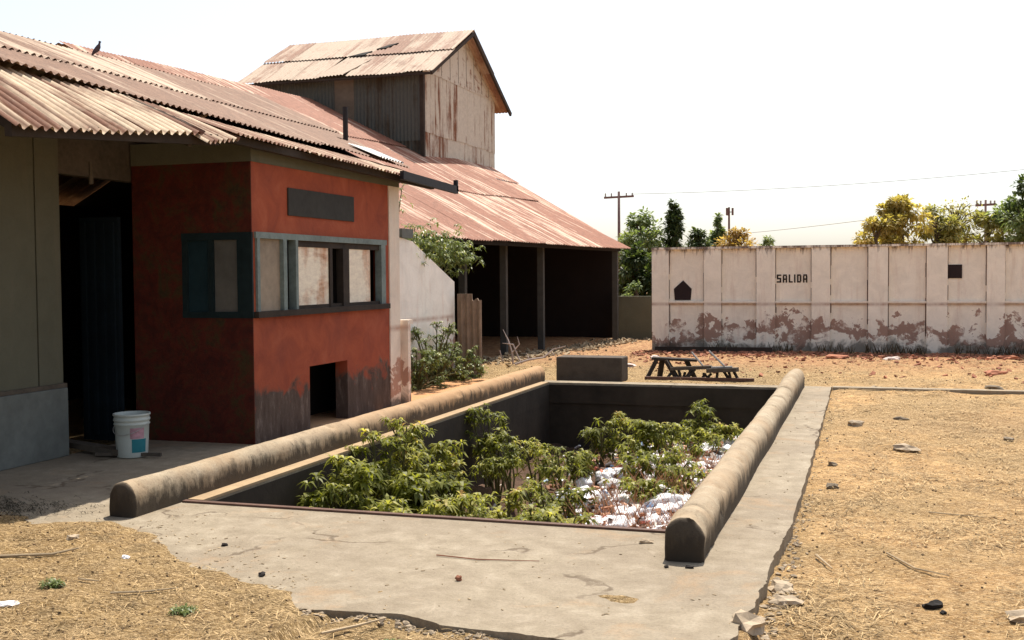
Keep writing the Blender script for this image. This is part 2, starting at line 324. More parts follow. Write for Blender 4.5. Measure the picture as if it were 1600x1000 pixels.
MAT = dict(
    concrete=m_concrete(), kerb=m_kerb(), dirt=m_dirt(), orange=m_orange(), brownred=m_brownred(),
    wall=m_plaster_white('aged_white_wall', (.92, .84, .72), (.26, .125, .085), topz=2.16),
    whitewall=m_plaster_white('bright_lime_wall', (.93, .88, .80), (.34, .17, .11), topz=2.9, off=(5, 3, 0)),
    shedwall=m_plaster_white('grey_green_plaster', (.12, .115, .08), (.11, .09, .06), topz=4, peel=False),
    plinth=simple('plinth_plaster', (.19, .20, .18), .3, 8),
    pilaster=m_plaster_white('cream_pilaster', (.82, .70, .58), (.36, .18, .12), topz=3.4, off=(9, 1, 2)),
    roof_near=m_rust('rusted_sheet_near', (.25, .145, .097), (.56, .43, .315), .54, 1.3),
    roof_low=m_rust('rusted_sheet_low', (.20, .088, .05), (.64, .50, .35), .53, 2.0),
    roof_barn=m_rust('rusted_sheet_barn', (.31, .135, .085), (.74, .56, .42), .57, 1.5),
    roof_tower=m_rust('rusted_sheet_tower', (.30, .165, .11), (.48, .37, .275), .48, .8),
    zinc=m_rust('aged_zinc_cladding', (.22, .10, .055), (.56, .525, .45), .455, 1.3),
    darkzinc=m_rust('dark_tarnished_cladding', (.06, .045, .03), (.085, .088, .078), .42, .9),
    palezinc=simple('pale_cladding_sheet', (.19, .15, .11), .3, 6, .8),
    darkwood=simple('dark_wood', (.055, .04, .03), .4, 14), greywood=simple('grey_wood', (.13, .105, .08), .4, 18),
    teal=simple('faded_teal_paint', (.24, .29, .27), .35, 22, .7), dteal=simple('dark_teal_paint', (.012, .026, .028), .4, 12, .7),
    door=simple('blue_green_door_paint', (.006, .014, .02), .5, 9, .7),
    black=simple('near_black', (.02, .015, .012), .3, 6), inner=simple('dark_inner_wall', (.02, .013, .011), .3, 3),  # near-black base colour: booth inside, roof openings, barn beam, dark pebbles
    signgrey=simple('dark_slate_board', (.055, .052, .045), .3, 10, .8),
    pit=simple('dark_pit_concrete', (.055, .042, .03), .5, 3, .95, .6, .02),
    soil=simple('pit_soil', (.12, .07, .045), .5, 9, 1, .9, .04),
    steel=simple('rusty_steel', (.16, .085, .06), .4, 20, .7), ppole=simple('pole_wood', (.24, .15, .14), .3, 3, .9),
    darksteel=simple('dark_steel', (.022, .018, .02), .3, 15, .6), greymetal=simple('grey_metal', (.5, .48, .46), .2, 15, .5),
    bucket=simple('white_plastic', (.62, .66, .60), .12, 6, .4, .1), blabel=simple('teal_label', (.03, .22, .26), .2, 14, .5, 0),
    plabel=simple('pink_label', (.55, .30, .34), .5, 40, .5, 0), glass=simple('grimy_glass', (.035, .055, .06), .4, 5, .25, 0),
    straw=simple('dry_straw', (.64, .45, .23), .3, 3, .9, 0, tintamt=.75), stone=simple('stone', (.42, .33, .23), .3, 30, .9, .6, .01, tintamt=.6),
    brick=simple('broken_brick', (.46, .19, .11), .35, 14, .9, .5, .01, tintamt=.55), stick=simple('dry_stick', (.46, .35, .22), .3, 20, .9, tintamt=.5),
    bleached=simple('bleached_branch', (.62, .50, .45), .3, 20), bark=simple('bark', (.14, .10, .065), .4, 9, .95, .8, .02),
    bird=simple('bird_feather', (.07, .055, .07), .4, 30), stem=simple('green_brown_stem', (.14, .13, .05), .3, 12),
    barnpost=simple('dim_post_wood', (.09, .085, .075), .3, 9),
    grime=simple('joint_grime', (.17, .10, .075), .5, 9),
    paint=simple('black_letter_paint', (.045, .03, .025), .5, 30, .9, .2), hole=simple('dark_opening_paint', (.035, .022, .022), .3, 8),
    bag=simple('white_plastic_bag', (.92, .91, .93), .08, 14, .45, .8, .03, tintamt=.25),
    litter=m_litter(),
    pitleaf=m_leaf('shrub_leaf', (.08, .095, .014), (.26, .27, .045), (.56, .52, .17), (.50, .32, .12), .08, .48, .5),
    bushleaf=m_leaf('bush_leaf', (.06, .085, .025), (.15, .19, .06), (.34, .36, .14), (.4, .3, .12), .05, .4),
    darkleaf=m_leaf('dark_tree_leaf', (.025, .045, .015), (.07, .10, .035), (.17, .21, .09), rough=.6, trans=.4),
    greenleaf=m_leaf('green_tree_leaf', (.08, .12, .05), (.20, .26, .12), (.38, .44, .24), rough=.6, trans=.45),
    yelleaf=m_leaf('yellow_tree_leaf', (.20, .17, .05), (.45, .37, .13), (.72, .60, .28), rough=.6, trans=.5),
    oliveleaf=m_leaf('olive_tree_leaf', (.14, .14, .05), (.32, .31, .12), (.55, .50, .25), rough=.6, trans=.45),
    tanleaf=m_leaf('tan_bush_leaf', (.20, .13, .04), (.42, .29, .10), (.60, .44, .20), rough=.6, trans=.45),
)

# ------------------------------------------------------------------ ground (one sheet, hole at the pit)
PX0, PX1, PY0, PY1 = -4.55, -1.12, 6.81, 15.93
def fbm(x, y, s, o=4):
    v = 0; a = 1
    for i in range(o):
        v += a*mnoise.noise(Vector((x*s, y*s, i*7.3))); a *= .5; s *= 2.1
    return v
BX = [-9, -7, -5.9, -5.5, -5.2, -4.8, -4.3, -3.8, -3.16, -2.8, -2.5]
BYv = [6.0, 6.1, 6.2, 6.15, 5.95, 6.05, 5.88, 5.55, 5.05, 4.95, 4.60]
def gh(x, y):
    if abs(x) > 40 or y > 60 or y < -20: return -.03
    n = fbm(x, y, 2.3)*.014 + fbm(x+31, y, 9)*.006
    if x > -.5:
        z = -.085 + min(1, max(0, (y-11)/5))*.055 + n*1.3 + .02*mnoise.noise(Vector((x*.7, y*.7, 3)))
        z += .03*mnoise.noise(Vector((x*2, y*1.6, 2)))
        return z
    if y > 16.25:
        return -.025 + n*1.6 + .03*max(0, mnoise.noise(Vector((x*.5, y*.5, 9))))
    if x < -2.45:
        yb = float(np.interp(x, BX, BYv)) + .12*fbm(x, y, 2.2, 3)
        z = (yb - y)*.12
        return max(-.06, min(.035, z)) + n*(1 if z > 0 else .4)
    if y < 5.4: return -.028 + n*1.5 + .045*mnoise.noise(Vector((x*2.1, y*1.5, 8))) + .05*max(0, (4.6-y))
    return -.07
def grow(start, step, lim, k=1.3):
    o = []; p = start
    while abs(p) < lim: p += step; step *= k; o.append(p)
    return o
xs = sorted(grow(-5.8, -.06, 900, 1.25) + list(np.arange(-5.8, 3.4, .04)) + grow(3.4, .06, 900, 1.25))
ys = sorted(grow(3.4, -.1, 900) + list(np.arange(3.4, 9, .04)) + list(np.arange(9, 25, .09)) + grow(25, .12, 900, 1.25))
nx, ny = len(xs), len(ys)
gv = [(x, y, gh(x, y)) for y in ys for x in xs]
gf = []
for j in range(ny-1):
    cy = (ys[j]+ys[j+1])/2
    for i in range(nx-1):
        cx = (xs[i]+xs[i+1])/2
        if PX0-.1 < cx < PX1+.1 and PY0-.1 < cy < PY1+.05: continue
        gf.append((j*nx+i, j*nx+i+1, (j+1)*nx+i+1, (j+1)*nx+i))
b = MB(); b.add(gv, gf); struct(b.build('ground', MAT['dirt'], smooth=True))

# ------------------------------------------------------------------ concrete apron round the pit
rnd = random.Random(5)
def rough_line(a, b_, step, amp, rnd):
    a, b_ = Vector(a), Vector(b_); L = (b_-a).length; n = max(2, int(L/step)); d = (b_-a)/L; q = Vector((-d.y, d.x))
    o = []
    for i in range(n):
        t = i/n; p = a + (b_-a)*t; k = amp*(mnoise.noise(Vector((p.x*3, p.y*3, 1.7))) + .5*mnoise.noise(Vector((p.x*8, p.y*8, 5))) + .3*mnoise.noise(Vector((p.x*25, p.y*25, 5))))
        o.append(p + q*k)
    return o
slab = MB()
def plate(poly, z1=0.0, z0=-.16, mb=None):
    mb = mb or slab; n = len(poly)
    mb.add([(p[0], p[1], z1) for p in poly] + [(p[0], p[1], z0) for p in poly], [tuple(range(n))] + [(i, i+n, (i+1) % n+n, (i+1) % n) for i in range(n)])
near = [(-6.95, 4.2)]
for a, c in (((-3.4, 4.2), (-2.6, 4.74)), ((-2.6, 4.74), (-2.13, 4.80)), ((-2.13, 4.80), (-1.87, 4.70)), ((-1.87, 4.70), (-1.27, 4.66)), ((-1.27, 4.66), (-.95, 4.35)), ((-.95, 4.35), (-.62, 4.3))):
    near += [tuple(p) for p in rough_line(a, c, .03, .03, rnd)]
right_pts = rough_line((-.60, 4.3), (-.52, 5.9), .02, .04, rnd) + rough_line((-.52, 5.9), (-.47, 7.3), .03, .02, rnd) + rough_line((-.47, 7.3), (-.5, 16.2), .12, .02, rnd)
rn = [p for p in right_pts if p[1] < PY0]; rf = [p for p in right_pts if p[1] >= PY0]
yn = PY0
plate(near + [tuple(p) for p in rn] + [(-.485, yn), (PX1, yn), (PX0, yn), (-6.95, yn)])
plate([(PX1, yn), (-.485, yn)] + [tuple(p) for p in rf] + [(-.5, 16.22), (PX1, 16.22)])
plate([(-6.95, yn), (PX0, yn), (PX0, 16.22), (-6.95, 16.22)])
back = [(PX0, 16.22), (PX0, PY1)]
for x in np.arange(PX0+.1, PX1-.05, .05):
    k = .02*mnoise.noise(Vector((x*4, 0, 0)))
    if -2.05 < x < -1.75: k += .05*math.sin((x+2.05)/.3*math.pi)
    back.append((x, PY1+k))
back += [(PX1, PY1), (PX1, 16.22)]
plate(back)
struct(slab.build('pavement', MAT['concrete']))
st = MB(); poly = [(-.49, 16.02)] + [(x, 16.02+.04*mnoise.noise(Vector((x*2, 1, 0)))) for x in np.arange(-.3, 14, .2)] + [(x, 16.2+.04*mnoise.noise(Vector((x*2, 7, 0)))) for x in np.arange(14, -.3, -.2)] + [(-.49, 16.2)]
plate(poly, .012, -.1, st); struct(st.build('path', MAT['concrete']))

# pit
pit = MB()
zb = -1.15
pit.add([(PX0, PY0, -.16), (PX0, PY1, -.16), (PX0, PY1, zb), (PX0, PY0, zb)], [(0, 1, 2, 3)])
pit.add([(PX1, PY0, -.16), (PX1, PY1, -.16), (PX1, PY1, zb), (PX1, PY0, zb)], [(3, 2, 1, 0)])
pit.add([(PX0, PY1, -.16), (PX1, PY1, -.16), (PX1, PY1, zb), (PX0, PY1, zb)], [(0, 1, 2, 3)])
pit.add([(PX0, PY0, -.16), (PX1, PY0, -.16), (PX1, PY0, zb), (PX0, PY0, zb)], [(3, 2, 1, 0)])
# inner faces of the slab edge in the dark pit concrete
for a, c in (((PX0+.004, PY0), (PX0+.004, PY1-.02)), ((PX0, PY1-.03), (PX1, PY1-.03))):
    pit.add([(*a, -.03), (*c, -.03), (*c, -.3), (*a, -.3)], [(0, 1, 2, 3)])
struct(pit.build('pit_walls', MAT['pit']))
pf = MB(); gx = np.linspace(PX0, PX1, 46); gy = np.linspace(PY0, PY1, 110); vs = []
def pz(x, y):
    return -.98 + .16*fbm(x, y, 1.1) + .14*max(0, min(1, (x+3.4)/1.4)) + .05*fbm(x, y, 7)
for y in gy:
    for x in gx: vs.append((x, y, pz(x, y)))
pf.add(vs, [(j*46+i, j*46+i+1, (j+1)*46+i+1, (j+1)*46+i) for j in range(109) for i in range(45)])
struct(pf.build('pit_floor', MAT['soil'], smooth=True))
# steel edge of the pit
e = MB(); e.box(-4.66, PX1+.02, PY0-.035, PY0+.012, -.05, .014)
tag(e.build('edge_strip', MAT['steel']), 'rusty steel strip along the near edge of the pit', 'edge strip')

# rounded kerbs
def kerb(x0, x1, y0, y1, h, label, seedv, lumps=()):
    mb = MB(); wv = x1-x0; cx = (x0+x1)/2; n = 460; prof = []
    hs = h - wv/2
    prof.append((-wv/2, -.03)); prof.append((-wv/2, hs*.5)); prof.append((-wv/2, hs))
    for k in range(1, 12):
        a = math.pi - math.pi*k/12; prof.append((math.cos(a)*wv/2, hs+math.sin(a)*wv/2))
    prof += [(wv/2, hs), (wv/2, hs*.5), (wv/2, -.03)]
    m_ = len(prof); vs = []; fs = []
    for i in range(n+1):
        y = y0 + (y1-y0)*(i/n)**1.25
        for (px, pz_) in prof:
            k = 1 + .035*mnoise.noise(Vector((px*9+seedv, y*1.2, pz_*9))) + .016*mnoise.noise(Vector((px*30+seedv, y*9, pz_*30)))
            ch = mnoise.noise(Vector((px*14+seedv*3, y*4.5, pz_*14))); k -= .30*max(0, ch-.42)
            dx = .010*mnoise.noise(Vector((y*.8, seedv, 0)))
            dz = 0
            if lumps and y < 6.6: dx += .012*mnoise.noise(Vector((px*12, y*9, pz_*12))); dz += .03*mnoise.noise(Vector((px*9, y*14, pz_*4)))
            for (ly, lw, lh) in lumps: dz += lh*math.exp(-((y-ly)/lw)**2)
            zz = pz_*k*(1+dz) if pz_ > 0 else pz_
            vs.append((cx + px*k + dx, y + (.02*mnoise.noise(Vector((px*14, seedv, pz_*14))) if i in (0, n) else 0), zz))
    for i in range(n):
        for k in range(m_-1):
            a = i*m_+k; fs.append((a, a+m_, a+m_+1, a+1))
    # rounded ends
    for (i, s_) in ((0, -1), (n, 1)):
        ring = [vs[i*m_+k] for k in range(m_)]
        c = (cx, ring[0][1]+s_*.035, h*.2); base = len(vs)
        mid = [((p[0]*.86+c[0]*.14), p[1]+s_*.022, (p[2]*.9 if p[2] > 0 else -.03)) for p in ring]
        vs += mid; vs.append(c); ci = len(vs)-1
        t = (base+m_-1, base, ci); fs.append(t if s_ < 0 else t[::-1])
        for k in range(m_-1):
            q = (i*m_+k, i*m_+k+1, base+k+1, base+k)
            fs.append(q if s_ < 0 else q[::-1]); t = (base+k, base+k+1, ci); fs.append(t if s_ < 0 else t[::-1])
    mb.add(vs, fs); nb_ = (n+1)*m_
    mb.t = [0.5]*nb_ + [0.0]*(len(vs)-nb_)  # end caps take the low tint that paints their shade
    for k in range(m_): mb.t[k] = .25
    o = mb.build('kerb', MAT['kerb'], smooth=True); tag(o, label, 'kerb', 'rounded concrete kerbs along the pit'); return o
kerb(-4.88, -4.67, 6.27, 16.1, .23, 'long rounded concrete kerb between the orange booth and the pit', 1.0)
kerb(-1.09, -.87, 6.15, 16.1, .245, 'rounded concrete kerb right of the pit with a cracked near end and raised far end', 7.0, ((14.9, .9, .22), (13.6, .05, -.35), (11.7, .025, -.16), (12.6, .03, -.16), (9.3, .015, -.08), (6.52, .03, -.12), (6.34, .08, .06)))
lg = MB(); lg.box(-4.672, PX0+.006, 6.86, 15.9, -.01, .010, jit=0)
tag(lg.build('ledge', simple('dusty_ledge', (.50, .35, .20), .25, 9)), 'thin pale ledge at the foot of the left kerb along the pit', 'ledge')

# ------------------------------------------------------------------ corrugated sheets
def lerp(a, b_, t): return a + (b_-a)*t
def sheets(mb, P00, P10, P01, P11, rows, sw=.78, pitch=.085, amp=.013, seedv=0, ragged=.03, lift=.012, spc=5, sag=0.0, skip=(), nv=5, tintf=None, bulge=.0, torn=0):
    rn_ = random.Random(seedv); P00, P10, P01, P11 = map(Vector, (P00, P10, P01, P11))
    Lu = (P10-P00).length; Lv = (P01-P00).length
    nrm = (P10-P00).cross(P01-P00).normalized()
    if nrm.z < 0: nrm = -nrm
    ns = max(1, round(Lu/sw)); cps = max(2, round(sw/pitch)); total = ns*cps
    for r in range(len(rows)-1):
        v0, v1 = rows[r], rows[r+1]
        for s_ in range(ns):
            if (r, s_) in skip: continue
            tint = rn_.random() if tintf is None else tintf(rn_, r, s_, ns)
            e0 = rn_.uniform(-ragged, ragged)/Lv if r == 0 else rn_.uniform(-.3, .3)*ragged/Lv
            skew = rn_.uniform(-.5, .5)*ragged/Lv; lf = rn_.uniform(0, lift)*.6
            va = v0 - (.06/Lv if r else 0) + e0; vb = v1
            n = cps*spc + 2; vs = []; uv = []
            for j in range(nv+1):
                for i in range(n+1):
                    U = (s_*cps*spc + i)/(total*spc); a = i/n
                    t = j/nv; v = lerp(va + skew*a, vb, t)
                    if r == 0 and torn: v += (1-t)*torn/Lv*max(0, mnoise.noise(Vector((U*Lu*1.3, seedv, 2.2))))
                    u = min(U, 1.004)
                    p = lerp(lerp(P00, P10, u), lerp(P01, P11, u), v)
                    h = amp*math.sin(2*math.pi*U*total) + lf + r*lift + bulge*mnoise.noise(Vector((u*Lu*.6, v*Lv*.8, seedv)))
                    h += (1-t)*rn_.uniform(.0, .004) - sag*math.sin(math.pi*min(1, max(0, v)))
                    if r > 0: h += (1-t)*.012
                    vs.append(p + nrm*h); uv.append((u*Lu + seedv*3.1 + s_*.37, v*Lv + r*1.7 + s_*2.3))
            fs = [(j*(n+1)+i, j*(n+1)+i+1, (j+1)*(n+1)+i+1, (j+1)*(n+1)+i) for j in range(nv) for i in range(n)]
            mb.add(vs, fs, tint, uv)

# ------------------------------------------------------------------ main shed (left)
shed = thing('shed', 'long low shed at the left with rusty corrugated roof and open dark doorway', 'shed', (-6.93, 5.2, 0))
rf_ = MB()
sheets(rf_, (-6.20, 5.9, 3.25), (-5.76, 13.6, 3.02), (-7.56, 5.9, 3.80), (-8.05, 13.6, 4.09), [0, .50, 1], seedv=3, ragged=.025, lift=.004, bulge=.02,
       tintf=lambda q, r, s, n: (.95 if (r == 1 and s < 6) else q.random()*.4))
sheets(rf_, (-10.8, 5.9, 2.6), (-10.8, 13.6, 2.6), (-7.56, 5.9, 3.80), (-8.05, 13.6, 4.09), [0, .5, 1], seedv=8, spc=3)
rf_.build('roof', MAT['roof_near'], shed, smooth=True)
cn = MB()
sheets(cn, (-5.30, 5.96, 2.59), (-5.30, 8.10, 2.79), (-6.45, 5.96, 3.27), (-6.10, 8.10, 3.14), [0, 1], sw=.72, seedv=11, ragged=.05, amp=.022, pitch=.10, bulge=.035, nv=8, torn=-.06)
sheets(cn, (-5.22, 8.05, 2.71), (-5.32, 8.72, 2.83), (-6.10, 8.05, 3.15), (-6.02, 8.72, 3.11), [0, 1], sw=.66, seedv=12, ragged=.02, amp=.022, pitch=.10, bulge=.03, nv=8)
sheets(cn, (-5.33, 8.70, 2.86), (-5.28, 13.6, 2.77), (-6.02, 8.70, 3.10), (-5.95, 13.6, 3.01), [0, 1], sw=.75, seedv=13, ragged=.03, amp=.014, torn=.1)
cn.build('eave_sheet', MAT['roof_low'], shed, smooth=True)
cl = MB()
cl.box(-10.6, -10.45, 6.1, 13.0, -.3, 2.6)
for y0_, y1_, pts in ((13.0, 13.18, ((-10.6, -.3), (-5.8, -.3), (-5.8, 2.9), (-6.3, 3.14), (-8.0, 3.98), (-10.6, 2.62))), (5.97, 6.1, ((-10.6, -.3), (-6.93, -.3), (-6.93, 3.46), (-7.6, 3.76), (-10.6, 2.62)))):
    n_ = len(pts); cl.add([(x, y0_, z) for x, z in pts]+[(x, y1_, z) for x, z in pts], [tuple(range(n_)), tuple(range(2*n_-1, n_-1, -1))]+[(k, k+n_, (k+1) % n_+n_, (k+1) % n_) for k in range(n_)])
cl.box(-10.6, -10.45, -5, 5.9, -.3, 2.6); cl.box(-10.45, -7.1, -5, -4.85, -.3, 3.2); cl.build('inner_wall', MAT['inner'], shed)  # last two boxes: unseen shed extension, added to block sky light
unseen_wall = MB(); unseen_wall.box(-7.10, -6.95, -5, 5.95, 0, 3.15); unseen_wall.build('wall', MAT['shedwall'], shed)  # unseen wall, added to keep sky light off the shaded left side
nr = MB()  # roof over the unseen extension, added to block sky light
sheets(nr, (-6.55, -5.1, 3.02), (-6.55, 5.88, 3.02), (-7.65, -5.1, 3.66), (-7.65, 5.88, 3.66), [0, 1], seedv=51, spc=3, ragged=.04)
sheets(nr, (-10.8, -5.1, 2.6), (-10.8, 5.88, 2.6), (-7.65, -5.1, 3.66), (-7.65, 5.88, 3.66), [0, 1], seedv=52, spc=3)
nr.build('roof', MAT['roof_near'], shed, smooth=True)
lw = MB(); lw.box(-7.09, -6.93, 6.1, 7.98, .62, 3.05); lw.box(-7.06, -6.945, 7.98, 8.0, .62, 3.05); lw.box(-7.09, -6.93, 8.0, 8.3, .62, 3.05)
lw.build('wall', MAT['shedwall'], shed)
pl_ = MB(); pl_.box(-7.12, -6.895, 6.1, 8.32, 0, .62); pl_.build('plinth', MAT['plinth'], shed, bevel=.01)
pl_ = MB(); pl_.box(-7.0, -6.905, 6.1, 8.32, .622, .66); pl_.build('plinth_moulding', MAT['greywood'], shed)
li = MB(); li.box(-7.06, -6.95, 8.3, 13.0, 2.55, 3.05); li.build('lintel', MAT['greywood'], shed)
li = MB(); li.bar((-5.40, 6.0, 2.585), (-5.40, 8.45, 2.79), .06, .09); li.bar((-5.46, 8.7, 2.84), (-5.42, 13.5, 2.755), .06, .07)
for y in (6.1, 7.1, 8.1): li.bar((-5.42, y, 2.60+(y-6)*.06), (-6.95, y, 3.36), .05, .06)
li.build('rafter', MAT['darkwood'], shed)
li = MB(); li.bar((-5.26, 12.15, 2.79), (-5.26, 13.98, 2.74), .05, .10); li.bar((-5.26, 13.95, 2.72), (-5.26, 13.95, 2.87), .05, .05); li.build('gutter', MAT['darksteel'], shed)
li = MB(); li.tube([(-6.50, 13.2, 3.25), (-6.50, 13.2, 3.80)], .035, 8); li.build('vent_pipe', MAT['darksteel'], shed)
li = MB()
sheets(li, (-5.72, 12.55, 3.06), (-5.72, 13.25, 3.05), (-6.15, 12.55, 3.24), (-6.15, 13.25, 3.24), [0, 1], sw=.65, seedv=4, ragged=.01, nv=3); li.build('loose_sheet', MAT['greymetal'], shed, smooth=True)
dr = MB(); dr.box(-7.45, -7.0, 9.2, 9.25, 0, 2.2)
for k in range(4): dr.box(-7.42+k*.11, -7.37+k*.11, 9.18, 9.2, .05, 2.15)
dr.build('door', MAT['door'], shed)
lp = MB(); lp.tube([(-6.7, 8.45, 2.65), (-6.7, 8.45, 2.45)], .02, 6); lp.build('hanging_pipe', MAT['greywood'], shed)

# ------------------------------------------------------------------ orange booth
booth = thing('booth', 'orange plastered booth with a band of boarded windows, attached to the shed', 'booth', (-5.6, 9.35, 0))
W0, W1 = -5.75, -5.6
bw = MB()
bw.box(W0, W1, 9.35, 10.45, 0, .66); bw.box(W0, W1, 11.34, 12.5, 0, .66); bw.box(W0, W1, 9.35, 12.5, .66, 1.21)
bw.box(W0, W1, 9.35, 12.5, 2.03, 2.70); bw.box(W0, W1, 12.38, 12.5, 1.21, 2.03)
bw.box(-6.93, W0, 9.35, 9.5, 0, 1.21); bw.box(-6.93, W0, 9.35, 9.5, 2.03, 2.70); bw.box(-6.93, -6.36, 9.35, 9.5, 1.21, 2.03)
bf = MB(); bf.box(-6.93, W1-.001, 9.338, 9.349, 0, 1.21); bf.box(-6.93, W1-.001, 9.338, 9.349, 2.03, 2.70); bf.box(-6.93, -6.37, 9.338, 9.349, 1.21, 2.03);  o = bf.build('front_wall', MAT['brownred'], booth); o['label'] = 'brown red front face with shade in its colour'
bw.box(-5.70, W1, 9.35, 9.40, 1.21, 2.03)
bw.build('wall', MAT['orange'], booth)
b2 = MB(); b2.box(W0-.01, W1+.012, 9.33, 12.82, 2.70, 2.875); b2.box(-6.93, W0-.01, 9.33, 9.5, 2.70, 2.91); b2.build('top_beam', MAT['shedwall'], booth)
b2 = MB(); b2.box(-5.78, -5.585, 12.5, 12.80, 0, 2.70); b2.build('corner_pilaster', MAT['pilaster'], booth)
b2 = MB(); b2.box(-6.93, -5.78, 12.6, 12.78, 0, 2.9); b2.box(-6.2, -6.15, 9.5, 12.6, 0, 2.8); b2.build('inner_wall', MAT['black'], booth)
wf = thing_ = MB()
X0, X1 = -5.66, -5.575
wf.box(X0, X1, 9.38, 12.40, 1.975, 2.035)
wf.box(X0, X1, 9.40, 9.45, 1.27, 1.975); wf.box(X0, X1, 9.90, 9.97, 1.27, 1.975); wf.box(X0, X1, 10.15, 10.20, 1.27, 1.975)
wf.box(X0, X1, 12.24, 12.36, 1.27, 1.975)
fr = wf.build('window_frame', MAT['teal'], booth)
wd = MB(); wd.box(X0-.02, X1+.03, 9.36, 12.42, 1.21, 1.27); wd.build('sill', MAT['darkwood'], fr)
wd = MB(); wd.box(X0-.01, X1-.03, 10.2, 12.24, 1.91, 1.975); wd.box(X0-.01, X1-.02, 10.94, 11.0, 1.27, 1.91); wd.box(X0-.01, X1-.01, 11.24, 11.39, 1.27, 1.91); wd.box(X0-.01, X1-.03, 10.2, 12.24, 1.27, 1.305)
wd.build('mullion', MAT['darkwood'], fr)
boardm = m_rust('peeling_window_board', (.55, .26, .13), (.92, .78, .62), .50, 1.0)
def uvboard(y0, y1, z0, z1, x, name, mat):
    q = MB(); q.box(x-.02, x, y0, y1, z0, z1); q.uv = [(p[1]*.35+7.7*y0, p[2]*2.0) for p in q.v]; q.t = [.8]*len(q.v); return q.build(name, mat, fr)
o = uvboard(9.45, 9.90, 1.27, 1.975, -5.62, 'window_board', simple('brown_board', (.33, .26, .19), .35, 9)); o['label'] = 'dull brown window board'
uvboard(10.21, 10.94, 1.305, 1.91, -5.615, 'window_board', boardm); uvboard(11.39, 12.0, 1.305, 1.91, -5.615, 'window_board', boardm)
ff = MB(); ff.box(-6.37, -5.70, 9.33, 9.4, 1.96, 2.03); ff.box(-6.37, -5.70, 9.33, 9.4, 1.21, 1.27)
for x in (-6.37, -6.08, -5.76): ff.box(x, x+.06, 9.335, 9.395, 1.27, 1.96)
ff.box(-5.698, -5.59, 9.325, 9.348, 1.21, 2.03)
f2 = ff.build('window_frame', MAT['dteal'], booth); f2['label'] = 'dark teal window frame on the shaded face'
g = MB(); g.box(-6.31, -6.08, 9.36, 9.37, 1.27, 1.96); g.build('pane', simple('dark_blue_pane', (.02, .045, .055), .4, 5, .35, 0), f2)
g = MB(); g.box(-6.02, -5.75, 9.36, 9.37, 1.27, 1.96); o = g.build('pane', simple('dusty_pane', (.16, .15, .13), .35, 6, .5, 0), f2); o['label'] = 'dusty pale pane'
s_ = MB(); s_.box(W1, W1+.018, 10.03, 11.53, 2.22, 2.50); s_.build('sign_board', MAT['signgrey'], booth, bevel=.004)

# ------------------------------------------------------------------ barn with tower
barn = thing('barn', 'long barn behind with rust red roof and a tall gabled metal tower on its ridge', 'barn', (-10, 20, 0))
br = MB()
sheets(br, (-7.28, 16.6, 2.27), (-5.66, 27.2, 2.22), (-14.3, 17.2, 5.95), (-13.0, 27.2, 6.0), [0, .33, .66, 1], sw=.82, pitch=.10, amp=.015, seedv=21, ragged=.02, lift=.015, spc=4, bulge=.03, torn=.05)
# far hip strip
sheets(br, (-5.66, 27.2, 2.22), (-6.2, 28.3, 2.40), (-13.0, 27.2, 6.0), (-12.6, 31.2, 5.9), [0, .5, 1], sw=.82, pitch=.10, seedv=23, spc=4)
sheets(br, (-20, 16.6, 2.4), (-20, 30.5, 2.4), (-14.3, 17.2, 5.95), (-12.6, 31.2, 5.9), [0, 1], sw=.82, pitch=.12, seedv=22, spc=3)
br.build('roof', MAT['roof_barn'], barn, smooth=True)
bi = MB(); bi.box(-12.0, -11.8, 17.05, 28, -.3, 4.7)
for y0_, y1_, pts in ((28.0, 28.15, ((-12.6, -.3), (-6.3, -.3), (-6.3, 2.35), (-12.6, 5.75))), (16.9, 17.0, ((-12.6, -.3), (-7.6, -.3), (-7.6, 2.35), (-12.6, 4.95)))):
    n_ = len(pts); bi.add([(x, y0_, z) for x, z in pts]+[(x, y1_, z) for x, z in pts], [tuple(range(n_)), tuple(range(2*n_-1, n_-1, -1))]+[(k, k+n_, (k+1) % n_+n_, (k+1) % n_) for k in range(n_)])
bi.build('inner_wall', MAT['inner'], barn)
for (x, y) in ((-7.42, 20.0), (-7.12, 21.6), (-6.8, 23.2), (-6.0, 27.0)):
    q = MB(); q.box(x-.065, x+.065, y-.065, y+.065, -.1, 2.3); q.build('post', MAT['barnpost'], barn)
q = MB(); q.bar((-7.35, 16.8, 2.22), (-5.9, 27.1, 2.20), .05, .07); q.build('eave_beam', MAT['black'], barn)
TX0, TX1, TY0, TY1, TE, TR = -14.9, -10.3, 25.1, 30.5, 6.55, 8.0
q = MB()
sheets(q, (TX0, TY0, 3.6), (TX1, TY0, 3.6), (TX0, TY0, TE), (TX1, TY0, TE), [0, .45, 1], sw=.8, pitch=.10, seedv=31, spc=4, ragged=.01, nv=3)
q.add([(TX0, TY0+.03, 3.6), (TX1-.03, TY0+.03, 3.6), (TX1-.03, TY0+.03, TE), (TX0, TY0+.03, TE)], [(0, 1, 2, 3)], .3, [(0, 0), (4, 0), (4, 3), (0, 3)])
q.add([(TX0, TY0+.03, 3.6), (TX0, TY1, 3.6), (TX0, TY1, TE), (TX0, 27.8, TR-.05), (TX0, TY0+.03, TE)], [(0, 1, 2, 3, 4)], .3, [(0, 0), (4, 0), (4, 3), (2, 4), (0, 3)])
q.add([(TX0, TY1, 3.6), (TX1-.03, TY1, 3.6), (TX1-.03, TY1, TE), (TX0, TY1, TE)], [(0, 1, 2, 3)], .3, [(0, 0), (4, 0), (4, 3), (0, 3)])
q.build('tower_wall', MAT['darkzinc'], barn, smooth=False)
q = MB(); q.box(-12.62, -12.1, TY0-.05, TY0-.03, 4.9, TE-.06); q.build('pale_cladding_sheet', MAT['palezinc'], barn)
